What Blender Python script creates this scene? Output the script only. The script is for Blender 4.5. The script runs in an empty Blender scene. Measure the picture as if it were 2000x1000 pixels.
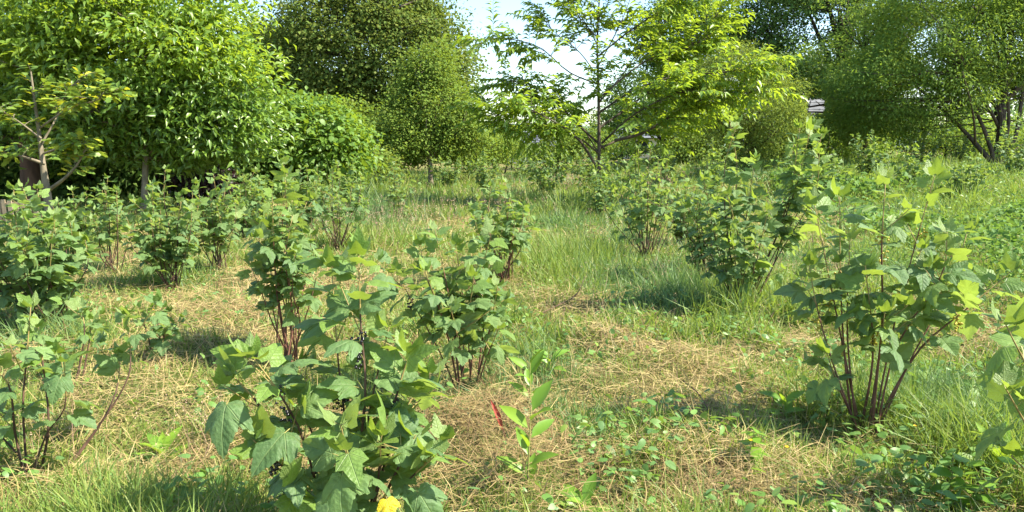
import bpy, math, numpy as np
from mathutils import Matrix, Vector
R = math.radians
rng = np.random.default_rng(7)
sc = bpy.context.scene
col = sc.collection

# ------------------------------------------------------------------ camera
FPX, HC, PITCH = 1450.0, 1.5, math.atan(210 / 1450.0)
cam = bpy.data.cameras.new('camera')
cam.sensor_width = 36.0
cam.lens = 36.0 * FPX / 2000.0
cam.clip_start, cam.clip_end = 0.05, 3000
camo = bpy.data.objects.new('camera', cam)
col.objects.link(camo)
camo.location = (0, 0, HC)
camo.rotation_euler = (math.pi / 2 - PITCH, 0, 0)
sc.camera = camo

# ------------------------------------------------------------------ light
SUN_AZ, SUN_EL = R(100), R(48)          # azimuth clockwise from the view direction (+Y)
world = bpy.data.worlds.new('World')
sc.world = world
world.use_nodes = True
wn = world.node_tree.nodes
sky = wn.new('ShaderNodeTexSky')
sky.sky_type = 'NISHITA'
sky.sun_disc = False
sky.sun_elevation = SUN_EL
sky.sun_rotation = SUN_AZ
sky.air_density, sky.dust_density, sky.ozone_density = 1.1, 0.6, 2.0
hs = wn.new('ShaderNodeHueSaturation')
hs.inputs['Saturation'].default_value = 1.05
world.node_tree.links.new(sky.outputs[0], hs.inputs['Color'])
world.node_tree.links.new(hs.outputs[0], wn['Background'].inputs[0])
wn['Background'].inputs[1].default_value = 0.108
sun = bpy.data.lights.new('sun', 'SUN')
sun.energy = 4.7
sun.angle = R(0.9)
sun.color = (1.0, 0.93, 0.77)
suno = bpy.data.objects.new('sun', sun)
col.objects.link(suno)
sdir = Vector((math.sin(SUN_AZ) * math.cos(SUN_EL), math.cos(SUN_AZ) * math.cos(SUN_EL), math.sin(SUN_EL)))
suno.rotation_euler = sdir.to_track_quat('Z', 'Y').to_euler()
suno.location = (20, 5, 25)
sc.view_settings.view_transform = 'Standard'
sc.view_settings.look = 'None'
sc.view_settings.gamma = 1.0
sc.view_settings.use_curve_mapping = False
sc.view_settings.exposure = 1.72
sc.render.engine = 'CYCLES'
sc.cycles.max_bounces = 7
sc.cycles.diffuse_bounces = 3
sc.cycles.glossy_bounces = 2
sc.cycles.transmission_bounces = 5
sc.cycles.use_denoising = True

# ------------------------------------------------------------------ noise, terrain, projection
def _hash(ix, iy, s):
    h = (ix * 374761393 + iy * 668265263 + s * 974711) & 0xffffffff
    h = ((h ^ (h >> 13)) * 1274126177) & 0xffffffff
    return ((h ^ (h >> 16)) & 0xffff) / 65535.0

def noise2(x, y, s=0):
    x = np.asarray(x, float); y = np.asarray(y, float)
    ix = np.floor(x).astype(np.int64); iy = np.floor(y).astype(np.int64)
    fx = x - ix; fy = y - iy
    fx = fx * fx * (3 - 2 * fx); fy = fy * fy * (3 - 2 * fy)
    a = _hash(ix, iy, s); b = _hash(ix + 1, iy, s); c = _hash(ix, iy + 1, s); d = _hash(ix + 1, iy + 1, s)
    return (a * (1 - fx) + b * fx) * (1 - fy) + (c * (1 - fx) + d * fx) * fy

def ss(t):
    t = np.clip(t, 0, 1)
    return t * t * (3 - 2 * t)

# heaps of raked hay: x, y, radius, height
MOUNDS = [(1.1, 4.9, .42, .11), (2.1, 5.4, .35, .08), (-2.3, 5.4, .45, .09), (-2.2, 4.3, .40, .09), (.2, 3.4, .35, .06), (-.3, 3.7, .3, .06), (-2.6, 6.6, .5, .09), (1.0, 3.3, .35, .06), (.75, 5.6, .3, .07), (1.7, 4.4, .25, .06), (-1.4, 3.6, .3, .06), (.4, 7.2, .4, .07)]

def ground_z(x, y):
    x = np.asarray(x, float); y = np.asarray(y, float)
    rise = 0.72 * ss((y - 10) / 15) * ss((x - 3) / 7)
    far = 1.2 * ss((y - 60) / 80)
    lump = 0.10 * (noise2(x * 0.9, y * 0.9, 1) - 0.5) + 0.13 * (noise2(x * 2.6, y * 2.6, 2) - 0.5) * ss((14 - y) / 6)
    m = 0
    for mx, my, mr, mh in MOUNDS:
        m = m + .6 * mh * np.exp(-((x - mx) ** 2 + (y - my) ** 2) / mr ** 2)
    return rise + far + lump + m

CF = np.array([0, math.cos(PITCH), -math.sin(PITCH)])
CU = np.array([0, math.sin(PITCH), math.cos(PITCH)])
CR = np.array([1.0, 0, 0])
CAM = np.array([0, 0, HC])

def ray(px, py):
    return CF + (px - 1000) / FPX * CR + (500 - py) / FPX * CU

def P(px, py, Y):
    d = ray(px, py)
    return CAM + d * (Y / d[1])

def at(px, py):
    q = at_many(np.atleast_1d(px), np.atleast_1d(py))
    return q if np.ndim(px) else q[0]

def at_many(px, py):
    d = CF + ((px - 1000) / FPX)[:, None] * CR + ((500 - py) / FPX)[:, None] * CU
    z = np.zeros(len(d))
    for _ in range(12):
        p = CAM + d * ((z - HC) / d[:, 2])[:, None]
        z = 0.5 * z + 0.5 * ground_z(p[:, 0], p[:, 1])
    p[:, 2] = ground_z(p[:, 0], p[:, 1])
    return p

def proj(p):
    q = np.asarray(p, float) - CAM
    w = np.maximum(q @ CF, 1e-3)
    return 1000 + FPX * (q @ CR) / w, 500 - FPX * (q @ CU) / w, w

def norm(v):
    v = np.asarray(v, float)
    return v / np.maximum(np.linalg.norm(v, axis=-1, keepdims=True), 1e-9)

# ------------------------------------------------------------------ mesh helpers
def mesh(name, V, F, uv=None, mats=(), midx=None, smooth=True):
    V = np.asarray(V, np.float32).reshape(-1, 3); F = np.asarray(F, np.int32).reshape(-1, 3)
    me = bpy.data.meshes.new(name)
    me.vertices.add(len(V)); me.vertices.foreach_set('co', V.ravel())
    me.loops.add(F.size); me.loops.foreach_set('vertex_index', F.ravel())
    me.polygons.add(len(F))
    me.polygons.foreach_set('loop_start', np.arange(0, F.size, 3, dtype=np.int32))
    for m in mats:
        me.materials.append(m)
    if midx is not None:
        me.polygons.foreach_set('material_index', np.asarray(midx, np.int32))
    me.polygons.foreach_set('use_smooth', np.full(len(F), smooth, bool))
    if uv is not None:
        l = me.uv_layers.new(name='UVMap')
        l.data.foreach_set('uv', np.asarray(uv, np.float32)[F.ravel()].ravel())
    me.update()
    return me

def link(name, data, parent=None, loc=None):
    o = bpy.data.objects.new(name, data)
    col.objects.link(o)
    if parent is not None:
        o.parent = parent
    if loc is not None:
        o.location = loc
    return o

def thing(name, label, cat, loc, group=None):
    o = link(name, None, None, loc)
    o.empty_display_size = 0.05
    tag(o, label, cat, group)
    return o

def tag(o, label, cat, group=None, kind=None):
    if label: o['label'] = label
    if cat: o['category'] = cat
    if group: o['group'] = group
    if kind: o['kind'] = kind
    return o

def tube(path, rad, sides=6):
    p = np.asarray(path, float); n = len(p)
    rad = np.broadcast_to(np.asarray(rad, float), (n,))
    t = norm(np.gradient(p, axis=0))
    a = np.array([0.3, 1.0, 0.2]) if abs(t[0][1]) < 0.8 else np.array([1.0, 0, 0.2])
    V = []
    for i in range(n):
        u = norm(np.cross(t[i], a)); w = np.cross(t[i], u)
        a = np.cross(u, t[i]) * -1 if False else a
        ang = np.arange(sides) * 2 * math.pi / sides
        V.append(p[i] + rad[i] * (np.cos(ang)[:, None] * u + np.sin(ang)[:, None] * w))
    V = np.vstack(V + [p[-1:] + t[-1] * rad[-1]])
    F = []
    for i in range(n - 1):
        for k in range(sides):
            k2 = (k + 1) % sides
            q = [i * sides + k, i * sides + k2, (i + 1) * sides + k2, (i + 1) * sides + k]
            F += [[q[0], q[1], q[2]], [q[0], q[2], q[3]]]
    e = (n - 1) * sides
    for k in range(sides):
        F.append([e + k, e + (k + 1) % sides, n * sides])
    return V, np.array(F)

def join(parts):
    V, F, o = [], [], 0
    for v, f in parts:
        V.append(v); F.append(np.asarray(f) + o); o += len(v)
    return np.vstack(V), np.vstack(F)

def box(c, s):
    c = np.asarray(c, float); s = np.asarray(s, float) / 2
    V = np.array([[x, y, z] for x in (-1, 1) for y in (-1, 1) for z in (-1, 1)]) * s + c
    F = [[0, 1, 3], [0, 3, 2], [4, 6, 7], [4, 7, 5], [0, 4, 5], [0, 5, 1], [2, 3, 7], [2, 7, 6], [0, 2, 6], [0, 6, 4], [1, 5, 7], [1, 7, 3]]
    return V, np.array(F)

def smooth_path(pts, n):
    """Catmull-Rom through the points, n samples"""
    p = np.asarray(pts, float)
    p = np.vstack([2 * p[0] - p[1], p, 2 * p[-1] - p[-2]])
    m = len(p) - 3
    out = []
    for t in np.linspace(0, m - 1e-6, n):
        i = int(t); f = t - i
        a, b, c, d = p[i:i + 4]
        out.append(0.5 * (2 * b + (c - a) * f + (2 * a - 5 * b + 4 * c - d) * f * f + (3 * b - 3 * c + d - a) * f ** 3))
    return np.array(out)

def frames(Y, Z):
    """rotation matrices (n,3,3), columns X Y Z"""
    Y = norm(Y); X = norm(np.cross(Y, Z)); Z = np.cross(X, Y)
    return np.stack([X, Y, Z], axis=-1)

def scatter(T, pos, Rm, scl):
    """join copies of the template T=(V,F,uv) at pos, rotation Rm, scale (n,) or (n,3)"""
    V, F, uv = T
    n, m = len(pos), len(V)
    scl = np.asarray(scl, float)
    if scl.ndim == 1:
        scl = np.repeat(scl[:, None], 3, 1)
    W = np.einsum('nij,nmj->nmi', Rm, V[None] * scl[:, None, :]) + np.asarray(pos)[:, None, :]
    Fo = (F[None] + (np.arange(n) * m)[:, None, None]).reshape(-1, 3)
    return W.reshape(-1, 3), Fo, np.tile(uv, (n, 1))

# ------------------------------------------------------------------ materials
def newmat(name):
    m = bpy.data.materials.new(name); m.use_nodes = True
    nt = m.node_tree; nt.nodes.clear()
    return m, nt, nt.nodes, nt.links

def N(nt, t, **kw):
    n = nt.nodes.new(t)
    for k, v in kw.items():
        setattr(n, k, v)
    return n

def math_(nt, op, a, b=None):
    n = N(nt, 'ShaderNodeMath', operation=op)
    for i, v in enumerate((a, b)):
        if v is None: continue
        if isinstance(v, (int, float)): n.inputs[i].default_value = v
        else: nt.links.new(v, n.inputs[i])
    return n.outputs[0]

def rnd_value(nt):
    g = N(nt, 'ShaderNodeNewGeometry'); o = N(nt, 'ShaderNodeObjectInfo')
    return math_(nt, 'FRACT', math_(nt, 'ADD', math_(nt, 'MULTIPLY', g.outputs['Random Per Island'], 7.31), math_(nt, 'MULTIPLY', o.outputs['Random'], 3.7)))

def leaf_mat(name, cols, trans, t_amt=0.35, rough=0.45, veins=False, spec=0.35, under=1.25):
    """cols: colour stops picked at random per leaf; trans: light coming through the blade"""
    m, nt, nd, lk = newmat(name)
    r = rnd_value(nt)
    ramp = N(nt, 'ShaderNodeValToRGB')
    el = ramp.color_ramp.elements
    while len(el) < len(cols): el.new(0.5)
    for i, c in enumerate(cols):
        el[i].position = i / max(1, len(cols) - 1); el[i].color = (*c, 1)
    lk.new(r, ramp.inputs[0])
    colr = ramp.outputs[0]
    geo = N(nt, 'ShaderNodeNewGeometry')
    # paler underside of the blade
    um = N(nt, 'ShaderNodeMix', data_type='RGBA', blend_type='MIX')
    lk.new(math_(nt, 'MULTIPLY', geo.outputs['Backfacing'], 0.55), um.inputs[0])
    lk.new(colr, um.inputs[6])
    mean = np.mean(cols, 0)
    um.inputs[7].default_value = (mean[0] * under * 1.3, mean[1] * under, mean[2] * under * 1.6, 1)
    colr = um.outputs[2]
    bs = N(nt, 'ShaderNodeBsdfPrincipled')
    if veins:
        uvn = N(nt, 'ShaderNodeUVMap'); sp = N(nt, 'ShaderNodeSeparateXYZ'); lk.new(uvn.outputs[0], sp.inputs[0])
        ax = math_(nt, 'ABSOLUTE', sp.outputs[0]); y = sp.outputs[1]
        d = None
        for a in (0, 48, 100):
            ca, sa = math.cos(R(a)), math.sin(R(a))
            di = math_(nt, 'ABSOLUTE', math_(nt, 'SUBTRACT', math_(nt, 'MULTIPLY', ax, ca), math_(nt, 'MULTIPLY', y, sa)))
            d = di if d is None else math_(nt, 'MINIMUM', d, di)
        main = math_(nt, 'SUBTRACT', 1.0, math_(nt, 'MINIMUM', math_(nt, 'DIVIDE', d, 0.022), 1.0))
        ch = math_(nt, 'FRACT', math_(nt, 'MULTIPLY', math_(nt, 'SUBTRACT', y, math_(nt, 'MULTIPLY', ax, 0.85)), 6.5))
        ch = math_(nt, 'ABSOLUTE', math_(nt, 'SUBTRACT', ch, 0.5))
        sec = math_(nt, 'SUBTRACT', 1.0, math_(nt, 'MINIMUM', math_(nt, 'DIVIDE', ch, 0.09), 1.0))
        vein = math_(nt, 'MAXIMUM', main, math_(nt, 'MULTIPLY', sec, 0.14))
        vm = N(nt, 'ShaderNodeMix', data_type='RGBA', blend_type='MIX')
        lk.new(math_(nt, 'MULTIPLY', vein, 0.62), vm.inputs[0]); lk.new(colr, vm.inputs[6])
        vm.inputs[7].default_value = (0.26, 0.36, 0.13, 1)
        colr = vm.outputs[2]
        no = N(nt, 'ShaderNodeTexNoise'); lk.new(uvn.outputs[0], no.inputs['Vector']); no.inputs['Scale'].default_value = 14
        mo = N(nt, 'ShaderNodeTexNoise'); lk.new(uvn.outputs[0], mo.inputs['Vector']); mo.inputs['Scale'].default_value = 4.5; mo.inputs['Detail'].default_value = 5
        mm = N(nt, 'ShaderNodeMix', data_type='RGBA', blend_type='MULTIPLY'); mm.inputs[0].default_value = 1.0
        mr = N(nt, 'ShaderNodeMapRange'); mr.inputs[1].default_value = .3; mr.inputs[2].default_value = .7; mr.inputs[3].default_value = .72; mr.inputs[4].default_value = 1.12
        lk.new(mo.outputs[0], mr.inputs[0]); lk.new(colr, mm.inputs[6]); lk.new(mr.outputs[0], mm.inputs[7]); colr = mm.outputs[2]
        hgt = math_(nt, 'ADD', math_(nt, 'MULTIPLY', ch, 0.35), math_(nt, 'SUBTRACT', math_(nt, 'MULTIPLY', no.outputs[0], 0.6), math_(nt, 'MULTIPLY', main, 0.8)))
        bp = N(nt, 'ShaderNodeBump'); bp.inputs['Strength'].default_value = 0.45; bp.inputs['Distance'].default_value = 0.014
        lk.new(hgt, bp.inputs['Height']); lk.new(bp.outputs[0], bs.inputs['Normal'])
    lk.new(colr, bs.inputs['Base Color'])
    bs.inputs['Roughness'].default_value = rough
    bs.inputs['Specular IOR Level'].default_value = spec
    tb = N(nt, 'ShaderNodeBsdfTranslucent'); 
    tm = N(nt, 'ShaderNodeMix', data_type='RGBA', blend_type='MIX'); tm.inputs[0].default_value = 0.75
    lk.new(colr, tm.inputs[6]); tm.inputs[7].default_value = (*trans, 1); lk.new(tm.outputs[2], tb.inputs[0])
    mx = N(nt, 'ShaderNodeMixShader'); mx.inputs[0].default_value = t_amt
    lk.new(bs.outputs[0], mx.inputs[1]); lk.new(tb.outputs[0], mx.inputs[2])
    out = N(nt, 'ShaderNodeOutputMaterial'); lk.new(mx.outputs[0], out.inputs[0])
    return m

def solid_mat(name, c1, c2, scale=8, rough=0.8, bump=0.3, stretch=(1, 1, 1), spec=0.3, detail=4):
    m, nt, nd, lk = newmat(name)
    tc = N(nt, 'ShaderNodeTexCoord'); mp = N(nt, 'ShaderNodeMapping'); mp.inputs['Scale'].default_value = stretch
    lk.new(tc.outputs['Object'], mp.inputs[0])
    no = N(nt, 'ShaderNodeTexNoise'); no.inputs['Scale'].default_value = scale; no.inputs['Detail'].default_value = detail
    lk.new(mp.outputs[0], no.inputs['Vector'])
    rp = N(nt, 'ShaderNodeValToRGB'); rp.color_ramp.elements[0].position = 0.32; rp.color_ramp.elements[1].position = 0.68
    rp.color_ramp.elements[0].color = (*c1, 1); rp.color_ramp.elements[1].color = (*c2, 1)
    lk.new(no.outputs[0], rp.inputs[0])
    bs = N(nt, 'ShaderNodeBsdfPrincipled'); lk.new(rp.outputs[0], bs.inputs['Base Color'])
    bs.inputs['Roughness'].default_value = rough; bs.inputs['Specular IOR Level'].default_value = spec
    bp = N(nt, 'ShaderNodeBump'); bp.inputs['Strength'].default_value = bump; bp.inputs['Distance'].default_value = 0.02
    lk.new(no.outputs[0], bp.inputs['Height']); lk.new(bp.outputs[0], bs.inputs['Normal'])
    out = N(nt, 'ShaderNodeOutputMaterial'); lk.new(bs.outputs[0], out.inputs[0])
    return m

M = {}
M['cur'] = leaf_mat('currant_leaf', [(.095, .180, .066), (.140, .240, .074), (.115, .205, .084), (.165, .260, .072)], (.36, .48, .05), .42, .56, True, .36, 1.4)
M['cur_young'] = leaf_mat('currant_young_leaf', [(0.140, 0.253, 0.055), (0.187, 0.297, 0.055), (0.163, 0.275, 0.077)], (.32, .42, .03), .42, .45, True, .4, 1.3)
M['cur_yellow'] = leaf_mat('currant_yellow_leaf', [(.62, .46, .02), (.70, .55, .03)], (.6, .5, .02), .35, .5, True)
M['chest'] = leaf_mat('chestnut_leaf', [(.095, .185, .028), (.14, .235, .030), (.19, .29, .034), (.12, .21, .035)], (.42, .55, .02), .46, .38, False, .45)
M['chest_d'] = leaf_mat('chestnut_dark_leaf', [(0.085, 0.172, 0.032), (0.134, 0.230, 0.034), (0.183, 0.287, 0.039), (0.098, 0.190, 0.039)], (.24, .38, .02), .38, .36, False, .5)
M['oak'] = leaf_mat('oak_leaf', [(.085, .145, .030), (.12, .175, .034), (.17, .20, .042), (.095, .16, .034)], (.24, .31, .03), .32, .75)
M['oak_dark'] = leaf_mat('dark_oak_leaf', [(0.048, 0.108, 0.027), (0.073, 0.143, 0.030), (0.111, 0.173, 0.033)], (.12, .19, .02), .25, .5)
M['oak_yellow'] = leaf_mat('young_oak_leaf', [(.10, .19, .03), (.13, .22, .035), (.36, .42, .04), (.48, .48, .04)], (.6, .58, .02), .42, .45)
M['oak_green'] = leaf_mat('sapling_oak_leaf', [(0.098, 0.184, 0.034), (0.146, 0.230, 0.040), (0.195, 0.276, 0.046)], (.3, .42, .02), .38, .45)
M['hazel'] = leaf_mat('hazel_leaf', [(.105, .20, .03), (.15, .26, .035), (.08, .165, .028)], (.34, .46, .02), .40, .5)
M['mid'] = leaf_mat('shrub_leaf', [(0.104, 0.178, 0.032), (0.152, 0.230, 0.034), (0.128, 0.201, 0.039), (0.189, 0.247, 0.040)], (.28, .37, .02), .35, .5)
M['willow'] = leaf_mat('willow_leaf', [(0.117, 0.182, 0.039), (0.163, 0.226, 0.044), (0.198, 0.253, 0.050)], (.30, .38, .03), .38, .5)
M['right'] = leaf_mat('soft_tree_leaf', [(.095, .175, .040), (.13, .22, .045), (.17, .25, .05)], (.32, .45, .03), .4, .7)
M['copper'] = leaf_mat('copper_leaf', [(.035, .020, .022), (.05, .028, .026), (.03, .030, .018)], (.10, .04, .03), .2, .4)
M['farwood'] = leaf_mat('far_leaf', [(0.069, 0.130, 0.052), (0.096, 0.169, 0.065), (0.083, 0.143, 0.065)], (.15, .22, .05), .25, .6)
M['grass'] = leaf_mat('grass_blade', [(0.104, 0.190, 0.037), (0.158, 0.253, 0.044), (0.232, 0.299, 0.052), (0.122, 0.218, 0.057), (0.317, 0.310, 0.081)], (.30, .42, .03), .38, .5)
M['grass_blue'] = leaf_mat('blue_grass_blade', [(0.087, 0.165, 0.061), (0.117, 0.198, 0.066), (0.152, 0.231, 0.055)], (.20, .34, .05), .35, .5)
M['straw'] = leaf_mat('straw_stalk', [(.38, .29, .13), (.48, .38, .18), (.28, .20, .09), (.42, .34, .13), (.18, .12, .06)], (.45, .36, .16), .22, .6, False, .25, 1.0)
M['weed'] = leaf_mat('weed_leaf', [(0.095, 0.204, 0.048), (0.140, 0.264, 0.048), (0.114, 0.216, 0.072), (0.204, 0.300, 0.048)], (.26, .40, .03), .35, .45)
M['nettle'] = leaf_mat('nettle_leaf', [(0.076, 0.163, 0.039), (0.110, 0.208, 0.046), (0.165, 0.260, 0.046)], (.2, .34, .03), .34, .65, False, .2)
M['dock'] = leaf_mat('dock_leaf', [(.12, .25, .03), (.16, .30, .035), (.20, .33, .03)], (.36, .5, .02), .42, .4, False, .45)
M['seed'] = leaf_mat('seed_head', [(.42, .30, .16), (.50, .38, .22), (.36, .26, .15)], (.4, .3, .15), .25, .7)
M['red'] = leaf_mat('red_leaf', [(.30, .045, .025), (.22, .04, .02)], (.3, .05, .02), .25, .5)
M['wood'] = solid_mat('currant_wood', (.040, .022, .015), (.115, .065, .042), 30, .7, .4, (1, 1, .3))
M['wood_red'] = solid_mat('currant_red_wood', (.085, .035, .024), (.20, .095, .060), 30, .65, .4, (1, 1, .3))
M['shoot'] = solid_mat('currant_shoot', (.20, .15, .05), (.30, .23, .08), 22, .6, .2, (1, 1, .3))
M['petiole'] = solid_mat('petiole', (.20, .22, .06), (.30, .26, .09), 10, .6, .1)
M['bark'] = solid_mat('bark', (.035, .028, .020), (.11, .085, .06), 9, .9, .7, (1, 1, .25))
M['bark_pale'] = solid_mat('pale_bark', (.10, .085, .055), (.24, .20, .14), 9, .85, .6, (1, 1, .4))
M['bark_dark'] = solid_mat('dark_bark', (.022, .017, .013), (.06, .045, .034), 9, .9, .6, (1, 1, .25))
M['bark_red'] = solid_mat('red_brown_bark', (.06, .035, .022), (.15, .085, .055), 5, .9, .8, (1, 1, .3))
M['paling'] = solid_mat('weathered_paling', (.22, .17, .11), (.42, .34, .22), 12, .85, .4, (1, 1, .15))
M['slate'] = solid_mat('slate', (.09, .10, .115), (.16, .17, .19), 3, .6, .2)
M['render'] = solid_mat('white_render', (.68, .67, .64), (.78, .77, .74), 1.5, .9, .1)
M['glass'] = solid_mat('window_glass', (.02, .025, .03), (.05, .06, .07), 1, .08, 0, (1, 1, 1), .6)
M['wframe'] = solid_mat('window_frame', (.6, .6, .58), (.7, .7, .68), 4, .5, .05)
M['berry'] = solid_mat('black_berry', (.006, .005, .008), (.014, .010, .016), 40, .18, .05, (1, 1, 1), .6)
M['berry_green'] = solid_mat('unripe_berry', (.30, .28, .04), (.50, .36, .05), 40, .3, .05)
M['petal'] = solid_mat('buttercup_petal', (.75, .50, .01), (.85, .62, .02), 30, .35, .05)

def ground_mat():
    m, nt, nd, lk = newmat('meadow_soil')
    tc = N(nt, 'ShaderNodeTexCoord')
    def ramp(sc_, det, stops):
        no = N(nt, 'ShaderNodeTexNoise'); no.inputs['Scale'].default_value = sc_; no.inputs['Detail'].default_value = det
        lk.new(tc.outputs['Object'], no.inputs['Vector'])
        rp = N(nt, 'ShaderNodeValToRGB'); el = rp.color_ramp.elements
        while len(el) < len(stops): el.new(.5)
        for i, (p, c) in enumerate(stops):
            el[i].position = p; el[i].color = (*c, 1)
        lk.new(no.outputs[0], rp.inputs[0])
        return no.outputs[0], rp.outputs[0]
    n1, fine = ramp(60, 6, [(.3, (.05, .035, .018)), (.5, (.20, .15, .06)), (.7, (.38, .31, .14))])
    n2, green = ramp(35, 6, [(.3, (.04, .06, .016)), (.55, (.13, .17, .04)), (.75, (.27, .28, .08))])
    n3, mask = ramp(.55, 4, [(.42, (0, 0, 0)), (.60, (1, 1, 1))])
    mx = N(nt, 'ShaderNodeMix', data_type='RGBA'); lk.new(mask, mx.inputs[0]); lk.new(fine, mx.inputs[6]); lk.new(green, mx.inputs[7])
    bs = N(nt, 'ShaderNodeBsdfPrincipled'); lk.new(mx.outputs[2], bs.inputs['Base Color']); bs.inputs['Roughness'].default_value = .95
    bs.inputs['Specular IOR Level'].default_value = .1
    bp = N(nt, 'ShaderNodeBump'); bp.inputs['Strength'].default_value = .9; bp.inputs['Distance'].default_value = .04
    lk.new(n1, bp.inputs['Height']); lk.new(bp.outputs[0], bs.inputs['Normal'])
    out = N(nt, 'ShaderNodeOutputMaterial'); lk.new(bs.outputs[0], out.inputs[0])
    return m
for k_ in ('oak', 'oak_dark', 'mid', 'right', 'farwood', 'willow'):
    for n_ in M[k_].node_tree.nodes:
        if n_.type == 'BSDF_PRINCIPLED':
            n_.inputs['Roughness'].default_value = .75; n_.inputs['Specular IOR Level'].default_value = .12
M['straw_brown'] = leaf_mat('matted_hay', [(.24, .165, .075), (.33, .24, .11), (.17, .11, .05), (.40, .31, .14)], (.25, .17, .08), .2, .8, False, .15, 1.0)
M['ground'] = ground_mat()

# ------------------------------------------------------------------ the ground: one sheet to the horizon
def build_ground():
    ys = np.concatenate([np.arange(-6, 14, .16), np.geomspace(14, 1500, 90)])
    xs1 = np.concatenate([-np.geomspace(1200, 8, 50), np.arange(-7.9, 7.95, .18), np.geomspace(8, 1200, 50)])
    X, Y = np.meshgrid(xs1, ys)
    Z = ground_z(X, Y)
    V = np.stack([X, Y, Z], -1).reshape(-1, 3)
    nx, ny = len(xs1), len(ys)
    i = (np.arange(ny - 1)[:, None] * nx + np.arange(nx - 1)[None]).ravel()
    F = np.vstack([np.stack([i, i + 1, i + nx + 1], 1), np.stack([i, i + nx + 1, i + nx], 1)])
    o = link('ground', mesh('ground', V, F, None, [M['ground']]))
    tag(o, 'rough mown meadow ground of soil, dry hay and grass', 'ground', kind='structure')
build_ground()

# ------------------------------------------------------------------ leaf templates  (V, F, uv), petiole base at the origin, blade along +Y, face up +Z
def poly_leaf(outline, pet, droop, fold, cup, twist=0.0, ring=True, petw=.018, center=(0, .22)):
    """outline: right half from sinus to tip, mirrored.  pet: petiole length"""
    h = np.asarray(outline, float)
    o2 = np.vstack([h, (h[::-1] * [-1, 1])[1 if h[-1, 0] == 0 else 0:]])
    if h[0, 0] == 0: o2 = o2[:-1]
    n = len(o2)
    c = np.array(center)
    pts = [c[None]]
    if ring: pts.append(c + (o2 - c) * .55)
    pts.append(o2)
    p2 = np.vstack(pts)
    F = []
    k = 1
    for i in range(n):
        F.append([0, k + (i + 1) % n, k + i][::-1] if False else [0, k + i, k + (i + 1) % n])
    if ring:
        for i in range(n):
            a, b, c2, d = k + i, k + (i + 1) % n, k + n + i, k + n + (i + 1) % n
            F += [[a, c2, d], [a, d, b]]
    x, y = p2[:, 0], p2[:, 1]
    r2 = x * x + y * y
    z = -droop * r2 + fold * np.abs(x) - cup * x * x
    if ring:
        th = np.arctan2(np.abs(x), y)
        z = z + .035 * np.cos(th * 360 / 48.0) * -1 * np.clip(np.sqrt(r2) * 2, 0, 1)
    z = z + twist * x * y
    V = np.stack([x, y, z], 1)
    F = np.array(F)
    # the face normal must look up
    a, b, c3 = V[F[0]]
    if np.cross(b - a, c3 - a)[2] < 0: F = F[:, ::-1]
    V[:, 1] += pet; V[:, 2] += pet * .25
    uv = p2.copy()
    nb = len(F)
    if pet > 0:
        q = np.array([[-petw, 0, 0], [petw, 0, 0], [petw * .7, pet * .55, pet * .24], [-petw * .7, pet * .55, pet * .24], [petw * .6, pet + .02, pet * .25 - .012], [-petw * .6, pet + .02, pet * .25 - .012]])
        m = len(V)
        V = np.vstack([V, q]); uv = np.vstack([uv, np.full((6, 2), 5.0)])
        F = np.vstack([F, np.array([[0, 1, 2], [0, 2, 3], [3, 2, 4], [3, 4, 5]]) + m])
    return V, F, uv, nb

CUR = [(.0, .02), (.14, -.15), (.32, -.17), (.47, -.05), (.55, .12), (.68, .42), (.53, .46), (.38, .49), (.32, .70), (.17, .90), (0, 1.08)]
CUR_MID = [(.0, .02), (.24, -.16), (.49, -.02), (.67, .40), (.38, .50), (.25, .80), (0, 1.07)]
CUR_FAR = [(.0, .0), (.36, -.12), (.62, .38), (.33, .55), (0, 1.05)]
def variants(out, ring, pet=.5):
    return [poly_leaf(out, pet, d, f, c, t, ring) for d, f, c, t in
            [(.22, .10, .15, .03), (.42, .06, .25, -.06), (.55, .14, .10, .07), (.12, .20, .05, -.05), (.68, .05, .35, .02), (.35, .16, .22, .10)]]
def toothed(o):
    q = [o[0]]
    for (x0, y0), (x1, y1) in zip(o[:-1], o[1:]):
        n = np.array([y1 - y0, x0 - x1]); n /= np.linalg.norm(n); m = np.array([(x0 + x1) / 2, (y0 + y1) / 2])
        q += [tuple(m + n * .030), tuple(np.array([x0 * .35 + x1 * .65, y0 * .35 + y1 * .65]) + n * -.004), (x1, y1)]
    return q
T_NEAR = variants(toothed(CUR), True)
T_MID = variants(CUR_MID, False)
T_FAR = variants(CUR_FAR, False, .0)
YOUNG = variants([(x * .72, y * .95) for x, y in CUR_MID], False, .35)

def lance(w, seg, droop, fold, pet=.08):
    ys = np.linspace(0, 1, seg + 1)
    V, F, uv = [], [], []
    for i, y in enumerate(ys):
        ww = w * math.sin(math.pi * min(max(y, .0), 1) ** .85) + (.012 if 0 < i < seg else .004)
        z = -droop * y * y
        for s in (-1, 0, 1):
            V.append([s * ww, y * (1 - .25 * droop * y) + pet, z + fold * abs(s) * ww]); uv.append([s * ww, y])
    for i in range(seg):
        a = i * 3
        for k in (0, 1):
            F += [[a + k, a + k + 1, a + k + 4], [a + k, a + k + 4, a + k + 3]]
    return np.array(V), np.array(F), np.array(uv), len(F)
CH = [lance(.15, 3, .35, .5), lance(.14, 3, .7, .3), lance(.16, 3, .15, .6)]
OAK = [poly_leaf([(0, 0), (.10, .15), (.22, .28), (.13, .38), (.30, .55), (.19, .66), (.24, .85), (0, 1.0)], .06, d, .15, .1, 0, False, .012, (0, .5)) for d in (.15, .4)]
HAZ = [poly_leaf([(0, 0), (.34, .08), (.44, .42), (.30, .78), (0, 1.05)], .12, d, f, .1, 0, False, .015, (0, .45)) for d, f in ((.2, .15), (.5, .08))]
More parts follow.
